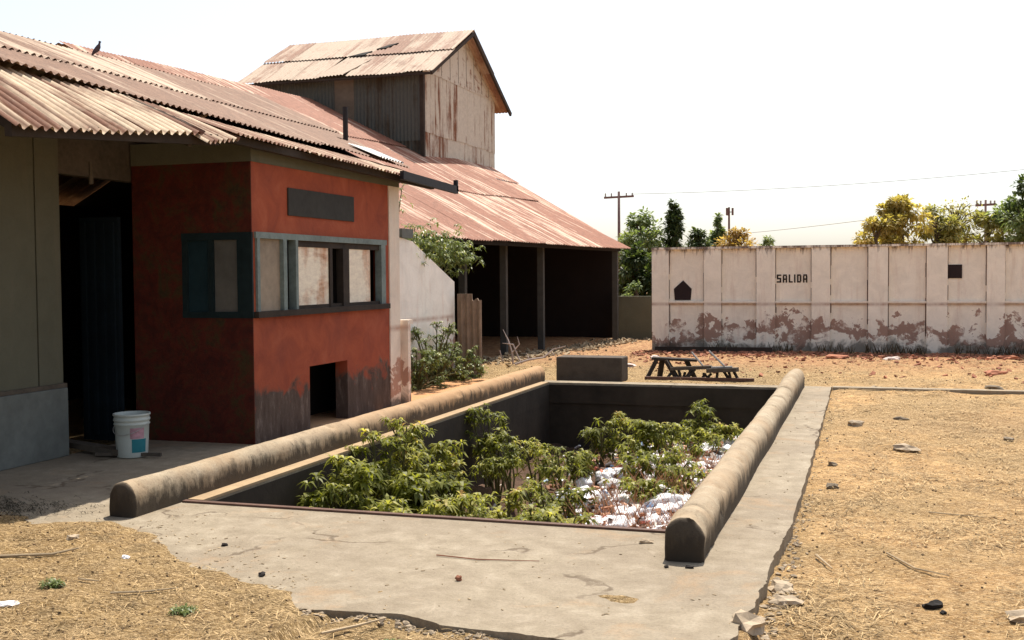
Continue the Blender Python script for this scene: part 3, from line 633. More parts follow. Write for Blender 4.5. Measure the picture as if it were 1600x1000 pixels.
q = MB()     # gable end, sheets in three courses
gr = random.Random(4)
ym = (TY0+TY1)/2
for (z0, z1) in ((3.7, 5.15), (5.12, 6.6)):
    y = TY0
    while y < TY1-.05:
        y2 = min(TY1, y+.78); t = gr.random()
        n = 32; vs = []; uv = []
        for j, z in enumerate((z0-gr.uniform(0, .04), (z0+z1)/2, z1+.02)):
            for i in range(n+1):
                yy = y+(y2-y)*i/n; vs.append((TX1+.012*math.sin(2*math.pi*yy/.10)+(.014 if z0 > 5 else 0)+gr.uniform(0, .001), yy, z)); uv.append((yy*1.0+t*9, z+t*5))
        q.add(vs, [(j*(n+1)+i, j*(n+1)+i+1, (j+1)*(n+1)+i+1, (j+1)*(n+1)+i) for j in range(2) for i in range(n)], t, uv); y = y2
y = TY0; 
while y < TY1-.05:
    y2 = min(TY1, y+.6); t = .45+.5*gr.random(); n = 8; vs = []; uv = []
    for i in range(n+1):
        yy = y+.02+(y2-y-.03)*i/n; zt = TE+.02+(TR-.03-TE)*(1-abs(yy-ym)/(ym-TY0))
        vs += [(TX1+.03, yy, 6.57-.05*gr.random() if False else 6.56), (TX1+.03, yy, max(6.57, zt))]; uv += [(yy*.6+t*9, 0), (yy*.6+t*9, zt)]
    q.add(vs, [(2*i, 2*i+2, 2*i+3, 2*i+1) for i in range(n)], t, uv); y = y2
q.build('tower_gable', MAT['zinc'], barn, smooth=True)
q = MB(); q.add([(TX1-.04, TY0, 3.6), (TX1-.04, TY1, 3.6), (TX1-.04, TY1, TE), (TX1-.04, ym, TR-.05), (TX1-.04, TY0, TE)], [(0, 1, 2, 3, 4)])
q.box(TX1-.05, TX1+.05, TY0-.06, TY0+.04, 3.8, 6.5); q.build('corner_post', MAT['darkwood'], barn)
q = MB()
sheets(q, (-15.25, TY0-.3, TE-.08), (-9.92, TY0-.3, TE-.08), (-15.35, ym, TR), (-9.92, ym, TR+.02), [0, .5, 1], sw=.8, pitch=.10, amp=.012, seedv=41, spc=4, ragged=.03, skip=((0, 3),), bulge=.03, lift=.02)
sheets(q, (-13.0, TY0-.3, TE-.06), (-12.25, TY0-.3, TE-.03), (-12.75, ym-1.3, TR-.62), (-11.9, ym-1.15, TR-.60), [0, 1], sw=.8, pitch=.10, seedv=42, spc=4, tintf=lambda *a: 1.0)
sheets(q, (-9.92, TY1+.45, TE-.25), (-15.25, TY1+.45, TE-.25), (-9.92, ym, TR+.02), (-15.35, ym, TR), [0, .5, 1], sw=.8, pitch=.10, seedv=43, spc=4, ragged=.02)
q.build('tower_roof', MAT['roof_tower'], barn, smooth=True)
q = MB()
q.bar((-9.95, TY0-.3, TE-.13), (-9.95, ym, TR-.06), .05, .09); q.bar((-9.95, TY1+.45, TE-.30), (-9.95, ym, TR-.06), .06, .11)
q.bar((-15.2, TY0-.28, TE-.13), (-9.95, TY0-.28, TE-.13), .05, .05); q.bar((-15.2, TY0-.25, TE-.25), (-14.8, TY0-.25, TE-.30), .04, .04)
q.build('bargeboard', MAT['darkwood'], barn)
def on_roof(x, y, d): return (x, y, TE-.08+(y-TY0+.3)*((TR-TE+.08)/(ym-TY0+.3))+d)
for pts in (((-12.75, ym-1.62), (-12.35, ym-1.6), (-12.25, ym-1.3), (-12.5, ym-1.42)), ((-12.2, ym-1.15), (-11.95, ym-1.12), (-11.75, ym-.75), (-11.95, ym-.85))):
    q = MB(); a_ = [on_roof(x, y, .075) for x, y in pts]; b_ = [on_roof(x, y, .03) for x, y in pts]
    q.add(a_+b_, [(0, 1, 2, 3)]+[(k, k+4, (k+1) % 4+4, (k+1) % 4) for k in range(4)])
    q.build('roof_opening', MAT['black'], barn)

# ------------------------------------------------------------------ perimeter wall with pilasters
pw = thing('perimeter_wall', 'long stained white yard wall with raised pilasters and black letters', 'wall', (0, 23.7, 0))
q = MB(); q.box(-4.44, 12, 23.76, 23.92, -.1, 2.12); q.build('panel', MAT['wall'], pw)
q = MB(); q.box(-4.46, 12, 23.64, 23.95, 2.12, 2.165); q.build('coping', MAT['wall'], pw)
PIL = [(-4.46, -4.10), (-3.35, -2.99), (-2.26, -1.88), (-1.15, -.78), (-.04, .34), (1.07, 1.46), (2.18, 2.51), (3.3, 3.66), (4.4, 4.76), (5.5, 5.86), (6.6, 6.96), (7.7, 8.06)]
for a, c in PIL:
    q = MB(); q.box(a, c, 23.665, 23.757, -.1, 2.118); q.build('pilaster', MAT['wall'], pw, bevel=.004)
for (a, c), (d, f_) in zip(PIL[:-1], PIL[1:]):
    q = MB(); q.box(c+.002, d-.002, 23.69, 23.757, .97, 1.02); q.build('ledge', MAT['wall'], pw, bevel=.006)
q = MB()
for a, c in PIL:
    for e_, s1_ in ((a, -1), (c, 1)):
        zt_ = 2.1; zc = .3+.5*rnd.random()
        while zt_ > zc:
            h_ = rnd.uniform(.1, .5); w_ = rnd.uniform(.008, .022)
            q.box(e_+(0 if s1_ > 0 else -w_), e_+(w_ if s1_ > 0 else 0), 23.754, 23.7585, max(zc, zt_-h_), zt_); zt_ -= h_+(.0 if rnd.random() < .7 else .12)
q.build('joint', MAT['grime'], pw)
# SALIDA, stencilled capitals
let = MB(); yy = 23.752; LH, LW = .17, .088; x = -1.85; z0 = 1.40; sw_ = .030
def st_(x0, x1, za, zb_): let.box(x+x0*LW, x+x1*LW, yy, 23.7595, z0+za*LH, z0+zb_*LH)
t = sw_/LW; h = sw_/LH
for ch in 'SALIDA':
    if ch == 'S': st_(0, 1, 0, h); st_(0, 1, 1-h, 1); st_(0, 1, .5-h/2, .5+h/2); st_(0, t, .5+h/2, 1-h); st_(1-t, 1, h, .5-h/2)
    if ch == 'A': st_(0, t, 0, 1-h); st_(1-t, 1, 0, 1-h); st_(0.08, .92, 1-h, 1); st_(t, 1-t, .42-h/2, .42+h/2)
    if ch == 'L': st_(0, t, 0, 1); st_(t, .9, 0, h)
    if ch == 'I': st_(0, t, 0, 1)
    if ch == 'D': st_(0, t, 0, 1); st_(t, .85, 0, h); st_(t, .85, 1-h, 1); st_(1-t, 1, h*.8, 1-h*.8)
    x += LW*(.68 if ch == 'I' else 1.22 if ch == 'L' else 1.36)
let.build('lettering', MAT['paint'], pw)
q = MB()   # pentagon opening
def plateY(pts, y0, y1, mb):
    n = len(pts); mb.add([(p[0], y0, p[1]) for p in pts]+[(p[0], y1, p[1]) for p in pts], [tuple(range(n)), tuple(range(2*n-1, n-1, -1))]+[(i, i+n, (i+1) % n+n, (i+1) % n) for i in range(n)])
plateY([(-3.98, 1.04), (-3.64, 1.04), (-3.62, 1.28), (-3.80, 1.46), (-4.0, 1.28)], 23.745, 23.7595, q)
o = q.build('blocked_opening', MAT['hole'], pw); o['label'] = 'dark pentagonal patch'
q = MB(); q.box(1.47, 1.73, 23.74, 23.7595, 1.47, 1.74); o = q.build('blocked_opening', MAT['hole'], pw); o['label'] = 'dark square patch'

# low back wall, white sloping wall, corrugated board
q = MB(); q.box(-6.1, -4.6, 27.5, 27.65, -.1, 1.05); tag(q.build('low_wall', MAT['shedwall'], bevel=.01), 'low grey wall piece in the gap between barn and yard wall', 'wall')
ww = thing('sloping_wall', 'bright white wall with top edge sloping down behind the orange booth', 'wall', (-6.05, 13, 0))
def plateX(pts, x0, x1, mb):
    n = len(pts); mb.add([(x0, p[0], p[1]) for p in pts]+[(x1, p[0], p[1]) for p in pts], [tuple(range(n-1, -1, -1)), tuple(range(n, 2*n))]+[(i, (i+1) % n, (i+1) % n+n, i+n) for i in range(n)])
q = MB(); plateX([(12.9, 0), (16.6, 0), (16.6, 1.50), (14.9, 2.10), (14.5, 2.14), (12.9, 2.14)], -6.44, -6.3, q); q.build('wall', MAT['whitewall'], ww)
q = MB(); q.box(-6.48, -6.26, 14.45, 14.85, 2.14, 2.27); q.build('cap_block', MAT['plinth'], ww)
cb = MB(); n = 48; vs = []
for i in range(n+1):
    x = -6.27+.40*i/n; top = 1.31 if x < -6.02 else 1.22+.02*math.sin(x*60)
    yy_ = 16.64+.02*math.sin(2*math.pi*(x+6.27)/.10)
    vs += [(x, yy_, -.03), (x, yy_, top), (x, yy_+.03, top), (x, yy_+.03, -.03)]
cb.add(vs, [(4*i, 4*i+4, 4*i+5, 4*i+1) for i in range(n)]+[(4*i+1, 4*i+5, 4*i+6, 4*i+2) for i in range(n)]+[(4*i+2, 4*i+6, 4*i+7, 4*i+3) for i in range(n)]+[(0, 1, 2, 3), (4*n, 4*n+3, 4*n+2, 4*n+1)])
tag(cb.build('fence_panel', simple('weathered_plank', (.34, .24, .17), .55, 7, .9, .6)), 'weathered grey brown upright panel at the end of the white sloping wall', 'fence panel')
q = MB(); q.box(-5.62, -5.5, 12.84, 12.92, 0, 1.05); q.box(-5.95, -5.5, 12.92, 13.0, 1.0, 1.05)
tag(q.build('gate_post', MAT['pilaster']), 'short pale post just behind the corner of the orange booth', 'post')

# concrete block behind the pit
q = MB(); q.box(-4.58, -3.55, 16.42, 16.85, -.03, .345)
tag(q.build('concrete_block', simple('dark_block', (.11, .085, .065), .4, 7, .9, .6), bevel=.015), 'dark squat concrete block on the ground behind the far end of the pit', 'block')

# broken trestle with metal rods
ts = thing('trestle', 'broken low wooden trestle with two pale metal rods lying behind the pit', 'trestle', (-2.5, 17.2, 0))
q = MB(); q.bar((-3.24, 17.2, .29), (-2.55, 17.28, .26), .26, .035); q.build('top_board', MAT['darkwood'], ts)
for a, c in (((-3.15, 17.1, .27), (-3.30, 17.05, -.03)), ((-3.0, 17.1, .26), (-2.80, 17.0, -.03)), ((-3.1, 17.32, .26), (-3.16, 17.4, -.03)), ((-2.72, 17.3, .25), (-2.6, 17.38, -.03))):
    q = MB(); q.bar(a, c, .07, .055); q.build('leg', MAT['darkwood'], ts)
q = MB(); q.bar((-2.93, 17.05, .14), (-2.30, 17.12, .17), .12, .05); q.build('fallen_board', MAT['greywood'], ts)
q = MB(); q.bar((-2.36, 17.06, .12), (-1.90, 17.0, .15), .16, .06); q.build('fallen_board', MAT['greywood'], ts)
rt_ = random.Random(12)
for k in range(12):
    xx = -2.88+k*.085+rt_.uniform(-.03, .03); q = MB()
    q.bar((xx, 17.06+rt_.uniform(-.05, .05), rt_.uniform(.07, .15)), (xx+rt_.uniform(-.14, .14), 16.97+rt_.uniform(-.05, .08), -.03), .035, .03); q.build('slat', MAT['darkwood'], ts)
for a, c in (((-2.60, 17.05, .40), (-2.42, 16.98, .20)), ((-2.34, 17.08, .42), (-2.1, 17.0, .20)), ((-2.3, 17.05, .17), (-1.98, 17.0, .19))):
    q = MB(); q.tube([a, c], .016, 6); q.build('rod', MAT['greymetal'], ts)
q = MB(); q.bar((-3.3, 16.92, .0), (-1.65, 16.95, .0), .06, .05); q.build('ground_rail', MAT['steel'], ts)

# bucket
bc = (-6.30, 8.42, 0.002)
bk = thing('bucket', 'white plastic bucket with teal and pink label standing in front of the shed doorway', 'bucket', bc)
q = MB(); q.lathe(bc, [(0, .012), (.125, .012), (.13, 0), (.133, .01), (.142, .15), (.149, .29), (.156, .295), (.156, .305), (.150, .31), (.151, .325), (.159, .33), (.159, .345), (.152, .35), (.153, .37), (.162, .375), (.162, .392), (.152, .392), (.148, .36), (.125, .03), (0, .03)], 32)
q.build('body', MAT['bucket'], bk, smooth=True)
def wrap(c, a0, a1, z0_, z1_, r0_, mb):
    n = 10; vs = []
    for i in range(n+1):
        a = R(a0+(a1-a0)*i/n)
        for z_ in (z0_, z1_):
            rr = r0_ + .055*z_; vs.append((c[0]+rr*math.cos(a), c[1]+rr*math.sin(a), c[2]+z_))
    mb.add(vs, [(2*i, 2*i+2, 2*i+3, 2*i+1) for i in range(n)])
q = MB(); wrap(bc, -55, 0, .05, .17, .135, q); q.build('label_patch', MAT['blabel'], bk)
q = MB(); wrap(bc, -60, -10, .175, .27, .1355, q); q.build('label_patch', MAT['plabel'], bk)
q = MB(); q.tube([(bc[0]+.16*math.cos(a), bc[1]+.16*math.sin(a)-.0, bc[2]+.345-.10*math.sin(a+math.pi) if False else bc[2]+.30-.09*abs(math.cos(a-R(270)))) for a in np.linspace(R(180), R(360), 14)], .003, 5); q.build('handle', MAT['greymetal'], bk)
q = MB(); q.bar((-7.5, 8.7, .07), (-6.35, 8.35, .05), .12, .05); q.bar((-6.6, 8.3, .03), (-6.0, 8.42, .03), .03, .03); 
tag(q.build('plank', MAT['greywood']), 'old plank on the floor behind the white bucket', 'plank')

# pigeon on the roof
bl = Vector((0, 0, 0)); q = MB(); rr = random.Random(2)
pts = [(-.07, 0, .0), (-.03, 0, .03), (.0, 0, .06), (.03, 0, .10), (.045, 0, .15), (.05, 0, .19)]
q.tube([bl+Vector((p[0]*1.2, p[1], p[2])) for p in [(-.10, 0, -.03), (-.05, 0, .03), (.0, 0, .07), (.03, 0, .12), (.045, 0, .16), (.05, 0, .19)]], [.012, .035, .05, .042, .022, .02], 10)
q.blob(bl+Vector((.065, 0, .205)), .026, rr, 1, .05); q.tube([bl+Vector((.085, 0, .205)), bl+Vector((.115, 0, .20))], [.008, .001], 5)
q.add([bl+Vector(v) for v in ((-.10, .025, -.02), (-.10, -.025, -.02), (-.20, -.02, -.10), (-.20, .02, -.10), (-.1, 0, -.04), (-.2, 0, -.11))], [(0, 1, 2, 3), (0, 3, 5, 4), (1, 4, 5, 2)])
q.tube([bl+Vector((.0, .02, .03)), bl+Vector((.01, .02, -.045))], .004, 4); q.tube([bl+Vector((.0, -.02, .03)), bl+Vector((.01, -.02, -.045))], .004, 4)
q.v = [(-7.66+p[0]*.55, 9.80+p[1]*.55, 3.94+p[2]*.55) for p in q.v]
tag(q.build('bird', MAT['bird'], smooth=True), 'dark pigeon perched on the ridge of the rusty shed roof', 'bird')

# ------------------------------------------------------------------ poles, mast and wires
def pole(x, y, top, label, arms, r0_=.085):
    t = thing('utility_pole', label, 'utility pole', (x, y, 0), 'utility poles beyond the yard wall')
    q = MB(); q.tube([(x, y, -.05), (x, y, top)], [r0_, r0_*.75], 10); q.build('pole', MAT['ppole'], t, smooth=True)
    for (z, wv, a) in arms:
        q = MB(); q.bar((x-wv*math.cos(a), y-wv*math.sin(a), z-.02), (x+wv*math.cos(a), y+wv*math.sin(a), z+.03), .10, .10); c = q.build('crossarm', MAT['ppole'], t)
        for k in (-.9, -.5, .5, .9):
            i_ = MB(); i_.tube([(x+k*wv*math.cos(a), y+k*wv*math.sin(a), z+.02), (x+k*wv*math.cos(a), y+k*wv*math.sin(a), z+.20)], .04, 6); i_.build('insulator', MAT['greymetal'], c)
pole(-12.02, 55, 5.75, 'utility pole with wide crossarm just right of the barn roof', [(5.47, .75, .1)])
pole(4.98, 55, 4.85, 'thin utility pole rising between the sparse tree and the tall right hand tree', [(4.62, .45, .3)], .065)
t = thing('radio_mast', 'slender mast with small antennas beyond the middle of the yard wall', 'mast', (-8.35, 70, 0))
q = MB(); q.tube([(-8.35, 70, -.05), (-8.35, 70, 5.7)], [.09, .06], 8); q.build('pole', MAT['ppole'], t)
for k in range(3):
    q = MB(); a = k*2.1; q.box(-8.35+.22*math.cos(a)-.06, -8.35+.22*math.cos(a)+.06, 70+.22*math.sin(a)-.05, 70+.22*math.sin(a)+.05, 5.2, 5.65); q.bar((-8.35, 70, 5.4), (-8.35+.2*math.cos(a), 70+.2*math.sin(a), 5.4), .05, .05); q.build('antenna', MAT['ppole'], t)
def wire(a, c, sag, label, r_=.014):
    a, c = Vector(a), Vector(c); q = MB()
    q.tube([a.lerp(c, i/24)-Vector((0, 0, sag*4*(i/24)*(1-i/24))) for i in range(25)], r_, 4); tag(q.build('power_line', MAT['greymetal']), label, 'wire', 'overhead wires')
wire((-11.4, 55, 5.6), (9.5, 55, 6.4), .25, 'upper overhead wire running right from the pole by the barn roof')
wire((-8.3, 70, 4.0), (4.7, 55, 4.65), .1, 'lower overhead wire running from the mast to the yellow tree')

# ------------------------------------------------------------------ foliage
def leafq(mb, p, d, up, L, wv, tint, droop=.3):
    d = d.normalized(); s_ = d.cross(up)
    if s_.length < 1e-3: s_ = Vector((1, 0, 0))
    s_ = s_.normalized()*wv/2
    m_ = p + d*L*.5 + up*(.02*L); e_ = p + d*L - Vector((0, 0, 1))*L*droop
    mb.add([p-s_*.2, p+s_*.2, m_+s_, m_-s_, e_], [(0, 1, 2, 3), (3, 2, 4)], tint)
def rosette(mb, c, r_, n, rnd, tb, wfac=.26):
    for k in range(n):
        a = 2*math.pi*k/n + rnd.uniform(-.3, .3); el = rnd.uniform(-.5, .75)
        d = Vector((math.cos(a)*math.cos(el), math.sin(a)*math.cos(el), math.sin(el)))
        leafq(mb, c, d, Vector((0, 0, 1)), r_*rnd.uniform(.7, 1.15), r_*wfac*rnd.uniform(.8, 1.3), min(1, max(0, tb+rnd.uniform(-.22, .25)+.15*el)), rnd.uniform(.2, .6))
def shrub(x, y, z0_, zt, spread, nst, label, rnd, mat='pitleaf', r_=.13, per=4, group=None, name='shrub', tb0=.35, dens=15, cat='shrub'):
    t = thing(name, label, cat, (x, y, z0_), group); sm = MB(); fm = MB(); H = zt-z0_
    for k in range(nst):
        a = rnd.uniform(0, 6.28); rr_ = spread*math.sqrt(rnd.random()) if k else spread*.15
        tip = Vector((x+rr_*math.cos(a), y+rr_*math.sin(a), zt-.06-(rnd.uniform(.0, .45 if name == 'shrub' else .85)*H if k else 0)))
        b0 = Vector((x+rnd.uniform(-.04, .04), y+rnd.uniform(-.04, .04), z0_-.05)); mid = b0.lerp(tip, .5)+Vector((rnd.uniform(-.05, .05), rnd.uniform(-.05, .05), .06))
        sm.tube([b0, mid, tip], [.014, .01, .006], 5)
        for j in range(per):
            p = tip + Vector((rnd.gauss(0, r_*.55), rnd.gauss(0, r_*.55), -abs(rnd.gauss(0, r_*1.0))*(j > 0)))
            sm.tube([mid.lerp(tip, .5+.4*rnd.random()), p], [.005, .003], 4)
            rosette(fm, p, r_*rnd.uniform(.65, 1.1), dens, rnd, tb0+rnd.uniform(-.15, .2)-(.12 if j > per/2 else 0))
    fm.build('foliage', MAT[mat], t); sm.build('stem', MAT['stem'], t)
    return t
# (x, y, top z) grouped in rows from the near edge of the pit back to the far wall
PLANTS = [
 ('near', -4.33, 7.95, -0.24, 475, 0.27),
('near', -4.33, 8.21, 0.00, 498, 0.27),
('near', -4.33, 8.59, 0.13, 530, 0.27),
('front', -4.33, 9.37, 0.22, 590, 0.27),
('front', -4.33, 9.89, 0.28, 625, 0.27),
('front', -4.33, 10.28, -0.06, 650, 0.24),
('mid', -4.30, 11.00, -0.10, 695, 0.24),
('near', -4.01, 8.30, -0.13, 560, 0.27),
('near', -3.67, 8.30, -0.17, 620, 0.27),
('near', -3.34, 8.20, -0.16, 672, 0.27),
('front', -3.23, 8.60, -0.15, 720, 0.27),
('front', -3.85, 9.00, -0.08, 640, 0.27),
('front', -4.33, 9.30, -0.07, 585, 0.27),
('front', -4.33, 8.70, -0.08, 540, 0.27),
('front', -3.63, 9.20, -0.13, 690, 0.27),
('mid', -4.33, 10.45, 0.14, 660, 0.24),
('mid', -4.33, 12.55, 0.11, 765, 0.24),
('mid', -4.06, 12.00, -0.12, 775, 0.24),
('mid', -3.71, 11.50, -0.21, 800, 0.24),
('mid', -3.72, 12.50, -0.28, 840, 0.24),
('mid', -3.31, 12.00, -0.27, 875, 0.24),
('near', -2.96, 8.40, -0.23, 755, 0.27),
('front', -2.97, 9.20, -0.22, 800, 0.27),
('front', -2.92, 9.80, -0.26, 840, 0.27),
('mid', -2.83, 10.50, -0.38, 885, 0.24),
('mid', -3.29, 12.80, -0.46, 905, 0.24),
('near', -2.61, 8.50, -0.23, 825, 0.27),
('near', -2.37, 8.40, -0.22, 865, 0.27),
('far', -3.30, 14.00, -0.23, 940, 0.24),
('far', -3.07, 14.20, -0.15, 972, 0.24),
('far', -2.67, 13.50, -0.16, 1003, 0.24),
('far', -2.44, 13.50, -0.18, 1032, 0.24),
('mid', -2.13, 12.50, -0.30, 1050, 0.24),
('mid', -2.37, 12.20, -0.34, 1010, 0.24),
('mid', -1.88, 11.50, -0.36, 1062, 0.24),
('far', -2.25, 15.30, -0.11, 1090, 0.24),
('far', -2.08, 14.30, -0.35, 1093, 0.24),
('far', -1.87, 15.00, -0.38, 1130, 0.24),
('mid', -2.04, 11.00, -0.41, 1025, 0.24),
]
ordw = ['first', 'second', 'third', 'fourth', 'fifth', 'sixth', 'seventh', 'eighth', 'ninth', 'tenth', 'eleventh', 'twelfth', 'thirteenth', 'fourteenth', 'fifteenth']
prow = {'near': 'just behind the near edge of the pit', 'front': 'in the front half of the pit', 'mid': 'in the middle of the pit', 'far': 'in the far end of the pit'}
for key in prow:
    L_ = sorted([p for p in PLANTS if p[0] == key], key=lambda p: p[4])
    for i, (k_, x, y, zt, _px, spr) in enumerate(L_):
        rq = random.Random(int(_px*7+y*100))
        shrub(x, y, pz(x, y), zt, spr, rq.randint(6, 8), 'shrub %s, %s from left' % (prow[key], ordw[i]), rq, group='shrubs growing out of the pit', r_=rq.uniform(.095, .135), per=rq.randint(5, 8), dens=13, tb0=rq.uniform(.26, .58))
rq = random.Random(77)
shrub(-6.08, 14.5, 0, .64, .45, 34, 'bushy pale green weed by the white wall, nearest the booth', rq, 'bushleaf', .07, 7, name='bush', dens=11, tb0=.5)
shrub(-6.12, 15.25, 0, .98, .50, 44, 'taller pale green weed against the white wall', rq, 'bushleaf', .07, 7, name='bush', dens=11, tb0=.5)
shrub(-6.02, 16.05, 0, .62, .42, 30, 'low leafy weed at the foot of the brown upright panel', rq, 'bushleaf', .07, 7, name='bush', dens=11, tb0=.5)
# shrub leaning over the sloping wall
t = thing('bush', 'leafy bush hanging over the top of the white sloping wall', 'bush', (-6.9, 16.3, 0))
fm = MB(); sm = MB()
for k in range(330):
    u = rq.random(); y = 15.1+2.8*u; zc = 2.14-.22*abs(u-.4)*1.4; c = Vector((-6.55+rq.gauss(0, .14), y+rq.gauss(0, .05), zc+rq.gauss(0, .15)-.05))
    rosette(fm, c, .10, 10, rq, .5+rq.uniform(-.25, .2))
for k in range(9):
    y = 15.3+.28*k; sm.tube([(-6.9, 16.4, 0), (-6.8, y*.5+16.4*.5, 1.4), (-6.55, y, 2.1)], [.03, .02, .008], 5)
fm.build('foliage', MAT['bushleaf'], t); sm.build('stem', MAT['stem'], t)
t = thing('branch', 'thin leafy branch reaching up between the booth pilaster and the barn roof', 'branch', (-6.4, 14.3, 0)); fm = MB(); sm = MB()
sm.tube([(-6.6, 14.75, 0), (-6.6, 14.8, 1.5), (-6.5, 14.8, 2.3), (-6.4, 14.8, 2.9)], [.03, .02, .012, .005], 5)
for k in range(24):
    rosette(fm, Vector((-6.45+rq.gauss(0, .08), 14.75+rq.gauss(0, .12), 2.25+.70*rq.random()**.7)), .07, 7, rq, .6)
fm.build('foliage', MAT['bushleaf'], t); sm.build('stem', MAT['stem'], t)

def tree(x, y, zt, w_, label, mat, rnd, zb_=.6, n=1500, leaf=.16, shape='round', trunk=.12, clumps=14, name='tree', gap=.0):
    t = thing(name, label, 'tree' if name != 'hedge' else 'bush', (x, y, 0), 'trees beyond the yard wall'); fm = MB(); tm = MB(); H = zt-zb_; top = Vector((x, y, zt-.3*H))
    tm.tube([(x, y, -.05), (x+.08, y, zb_+.25*H), (x, y, zb_+.75*H)], [trunk, trunk*.7, trunk*.25], 8)
    cl_ = []
    for k in range(clumps):
        v = rnd.random(); a = rnd.uniform(0, 6.28)
        if shape == 'cone': rr_ = w_*.5*(1-v)**.8*.75+.03
        elif shape == 'bush': rr_ = w_*.5*math.sqrt(max(0, 1-v*v))*.8
        else: rr_ = w_*.5*math.sqrt(max(.05, 1-(2*v-1)**2))*.85
        rr_ *= math.sqrt(rnd.uniform(.25, 1)); c = Vector((x+rr_*math.cos(a), y+rr_*math.sin(a), zb_+H*.08+v*H*.86))
        cl_.append((c, rnd.uniform(.6, 1.1)*w_*(.17 if shape != 'cone' else .13)*(1 if v < .8 else .7), rnd.uniform(-.2, .2)))
        tm.tube([(x, y, zb_+v*.6*H), tuple((Vector((x, y, zb_+v*.8*H))+c)/2), tuple(c)], [trunk*.3, trunk*.2, trunk*.08], 5)
    for k in range(n):
        c, r0_, tb = cl_[rnd.randrange(len(cl_))]
        d = Vector((rnd.gauss(0, 1), rnd.gauss(0, 1), rnd.gauss(0, 1))).normalized(); rad = r0_*rnd.random()**.4
        p = c + Vector((d.x*rad*1.2, d.y*rad*1.2, d.z*rad*.9))
        dd = (d+Vector((rnd.uniform(-.6, .6), rnd.uniform(-.6, .6), rnd.uniform(-.6, .3)))).normalized()
        leafq(fm, p, dd, Vector((rnd.uniform(-.4, .4), rnd.uniform(-.4, .4), 1)).normalized(), leaf*rnd.uniform(.6, 1.3), leaf*rnd.uniform(.35, .6), min(1, max(0, .5+tb+rnd.uniform(-.3, .3))), .2)
    fm.build('crown', MAT[mat], t); tm.build('trunk', MAT['bark'], t)
rt = random.Random(9)
tree(-8.35, 42, 3.95, 2.1, 'pale green tree just right of the barn roof edge', 'greenleaf', rt, 1.7, 3600, .20, clumps=26)
tree(-7.15, 42.5, 4.55, 1.15, 'narrow dark conical tree, tallest beyond the left end of the yard wall', 'darkleaf', rt, 2.0, 2900, .18, 'cone', clumps=34)
tree(-6.35, 44, 3.45, 1.7, 'dark green bushy tree right of the conical tree', 'darkleaf', rt, 1.9, 2400, .18, 'bush', clumps=24)
tree(-5.75, 44.6, 4.05, .9, 'slim pale green tree between the conical tree and the tan bush', 'greenleaf', rt, 1.9, 1500, .18, 'cone', clumps=20)
tree(-4.45, 40, 3.18, 1.8, 'rounded tan and olive bush showing over the wall left of the lettering', 'tanleaf', rt, 1.6, 3000, .15, 'bush', clumps=30)
tree(-6.3, 31, 2.5, 1.3, 'dark dense tree in the gap between barn and yard wall', 'darkleaf', rt, .0, 3600, .17, clumps=30)
tree(-5.45, 30.5, 2.3, 1.2, 'dark tree directly behind the left end of the yard wall', 'darkleaf', rt, .0, 3000, .17, clumps=26)
tree(-5.9, 29, 1.35, .9, 'small pale bush behind the low grey wall', 'greenleaf', rt, .7, 500, .12, 'bush', clumps=8)
tree(.95, 40, 4.15, 2.0, 'yellow leaved tree, brightest beyond the yard wall', 'yelleaf', rt, 1.9, 3600, .20, clumps=28)
tree(.15, 39, 3.35, 1.5, 'low yellow green tree at the left foot of the yellow tree', 'yelleaf', rt, 1.7, 2200, .18, clumps=20)
tree(2.1, 41, 3.85, 1.6, 'olive tree right of the yellow tree', 'oliveleaf', rt, 1.8, 2400, .18, clumps=24)
tree(3.0, 44, 4.35, 2.2, 'sparse thin leaved tree with bare twigs left of the thin pole', 'oliveleaf', rt, 2.0, 1100, .15, clumps=44)
tree(3.95, 43, 3.8, 1.9, 'olive green tree beside the thin pole', 'oliveleaf', rt, 1.8, 2600, .19, clumps=24)
tree(5.0, 42, 4.2, 2.1, 'mid green tree at the right edge, below the tall one', 'greenleaf', rt, 2.0, 3200, .20, clumps=24)
tree(5.5, 41, 5.35, 1.9, 'tallest dark green tree at the right edge beyond the wall', 'darkleaf', rt, 3.0, 2800, .20, clumps=22)
tree(-5.1, 60, 3.5, 1.3, 'tiny distant tree peeping over the wall above the lettering', 'greenleaf', rt, 2.2, 700, .2, 'bush', clumps=12)
# far scrub all along the horizon, below the wall top
# ------------------------------------------------------------------ rubbish in the pit
rb = random.Random(15)
def on_floor(x, y): return pz(x, y)
nb = 0
for k in range(292):
    y = rb.uniform(9.6, 15.7); x = -1.25-abs(rb.gauss(0, .8)); 
    if x < -3.3: continue
    q = MB(); s_ = rb.uniform(.045, .135)
    q.blob((x, y, on_floor(x, y)+s_*.5), s_, rb, 3, .40, (rb.uniform(.8, 1.9), rb.uniform(.8, 1.4), rb.uniform(.4, .8)), rb.uniform(.0, 1), rb.uniform(0, 3))
    tag(q.build('plastic_bag', MAT['bag'], smooth=True), 'white crumpled plastic bag lying in the rubbish on the pit floor', 'plastic bag', 'plastic bags in the pit')
for k in range(22):
    y = rb.uniform(10.2, 15.2); x = -1.4-abs(rb.gauss(0, .8))
    if x < -3.2: continue
    a = rb.uniform(0, 6.28); L_ = rb.uniform(.16, .24); c = Vector((x, y, on_floor(x, y)+.06)); d = Vector((math.cos(a), math.sin(a), rb.uniform(-.2, .3)))
    q = MB(); q.tube([c-d*L_/2, c-d*L_*.42, c+d*L_*.2, c+d*L_*.38, c+d*L_*.5], [.025, .034, .034, .014, .012], 10)
    tag(q.build('plastic_bottle', MAT['bag'], smooth=True), 'pale empty plastic bottle among the bags on the pit floor', 'bottle', 'plastic bottles in the pit')
q = MB()
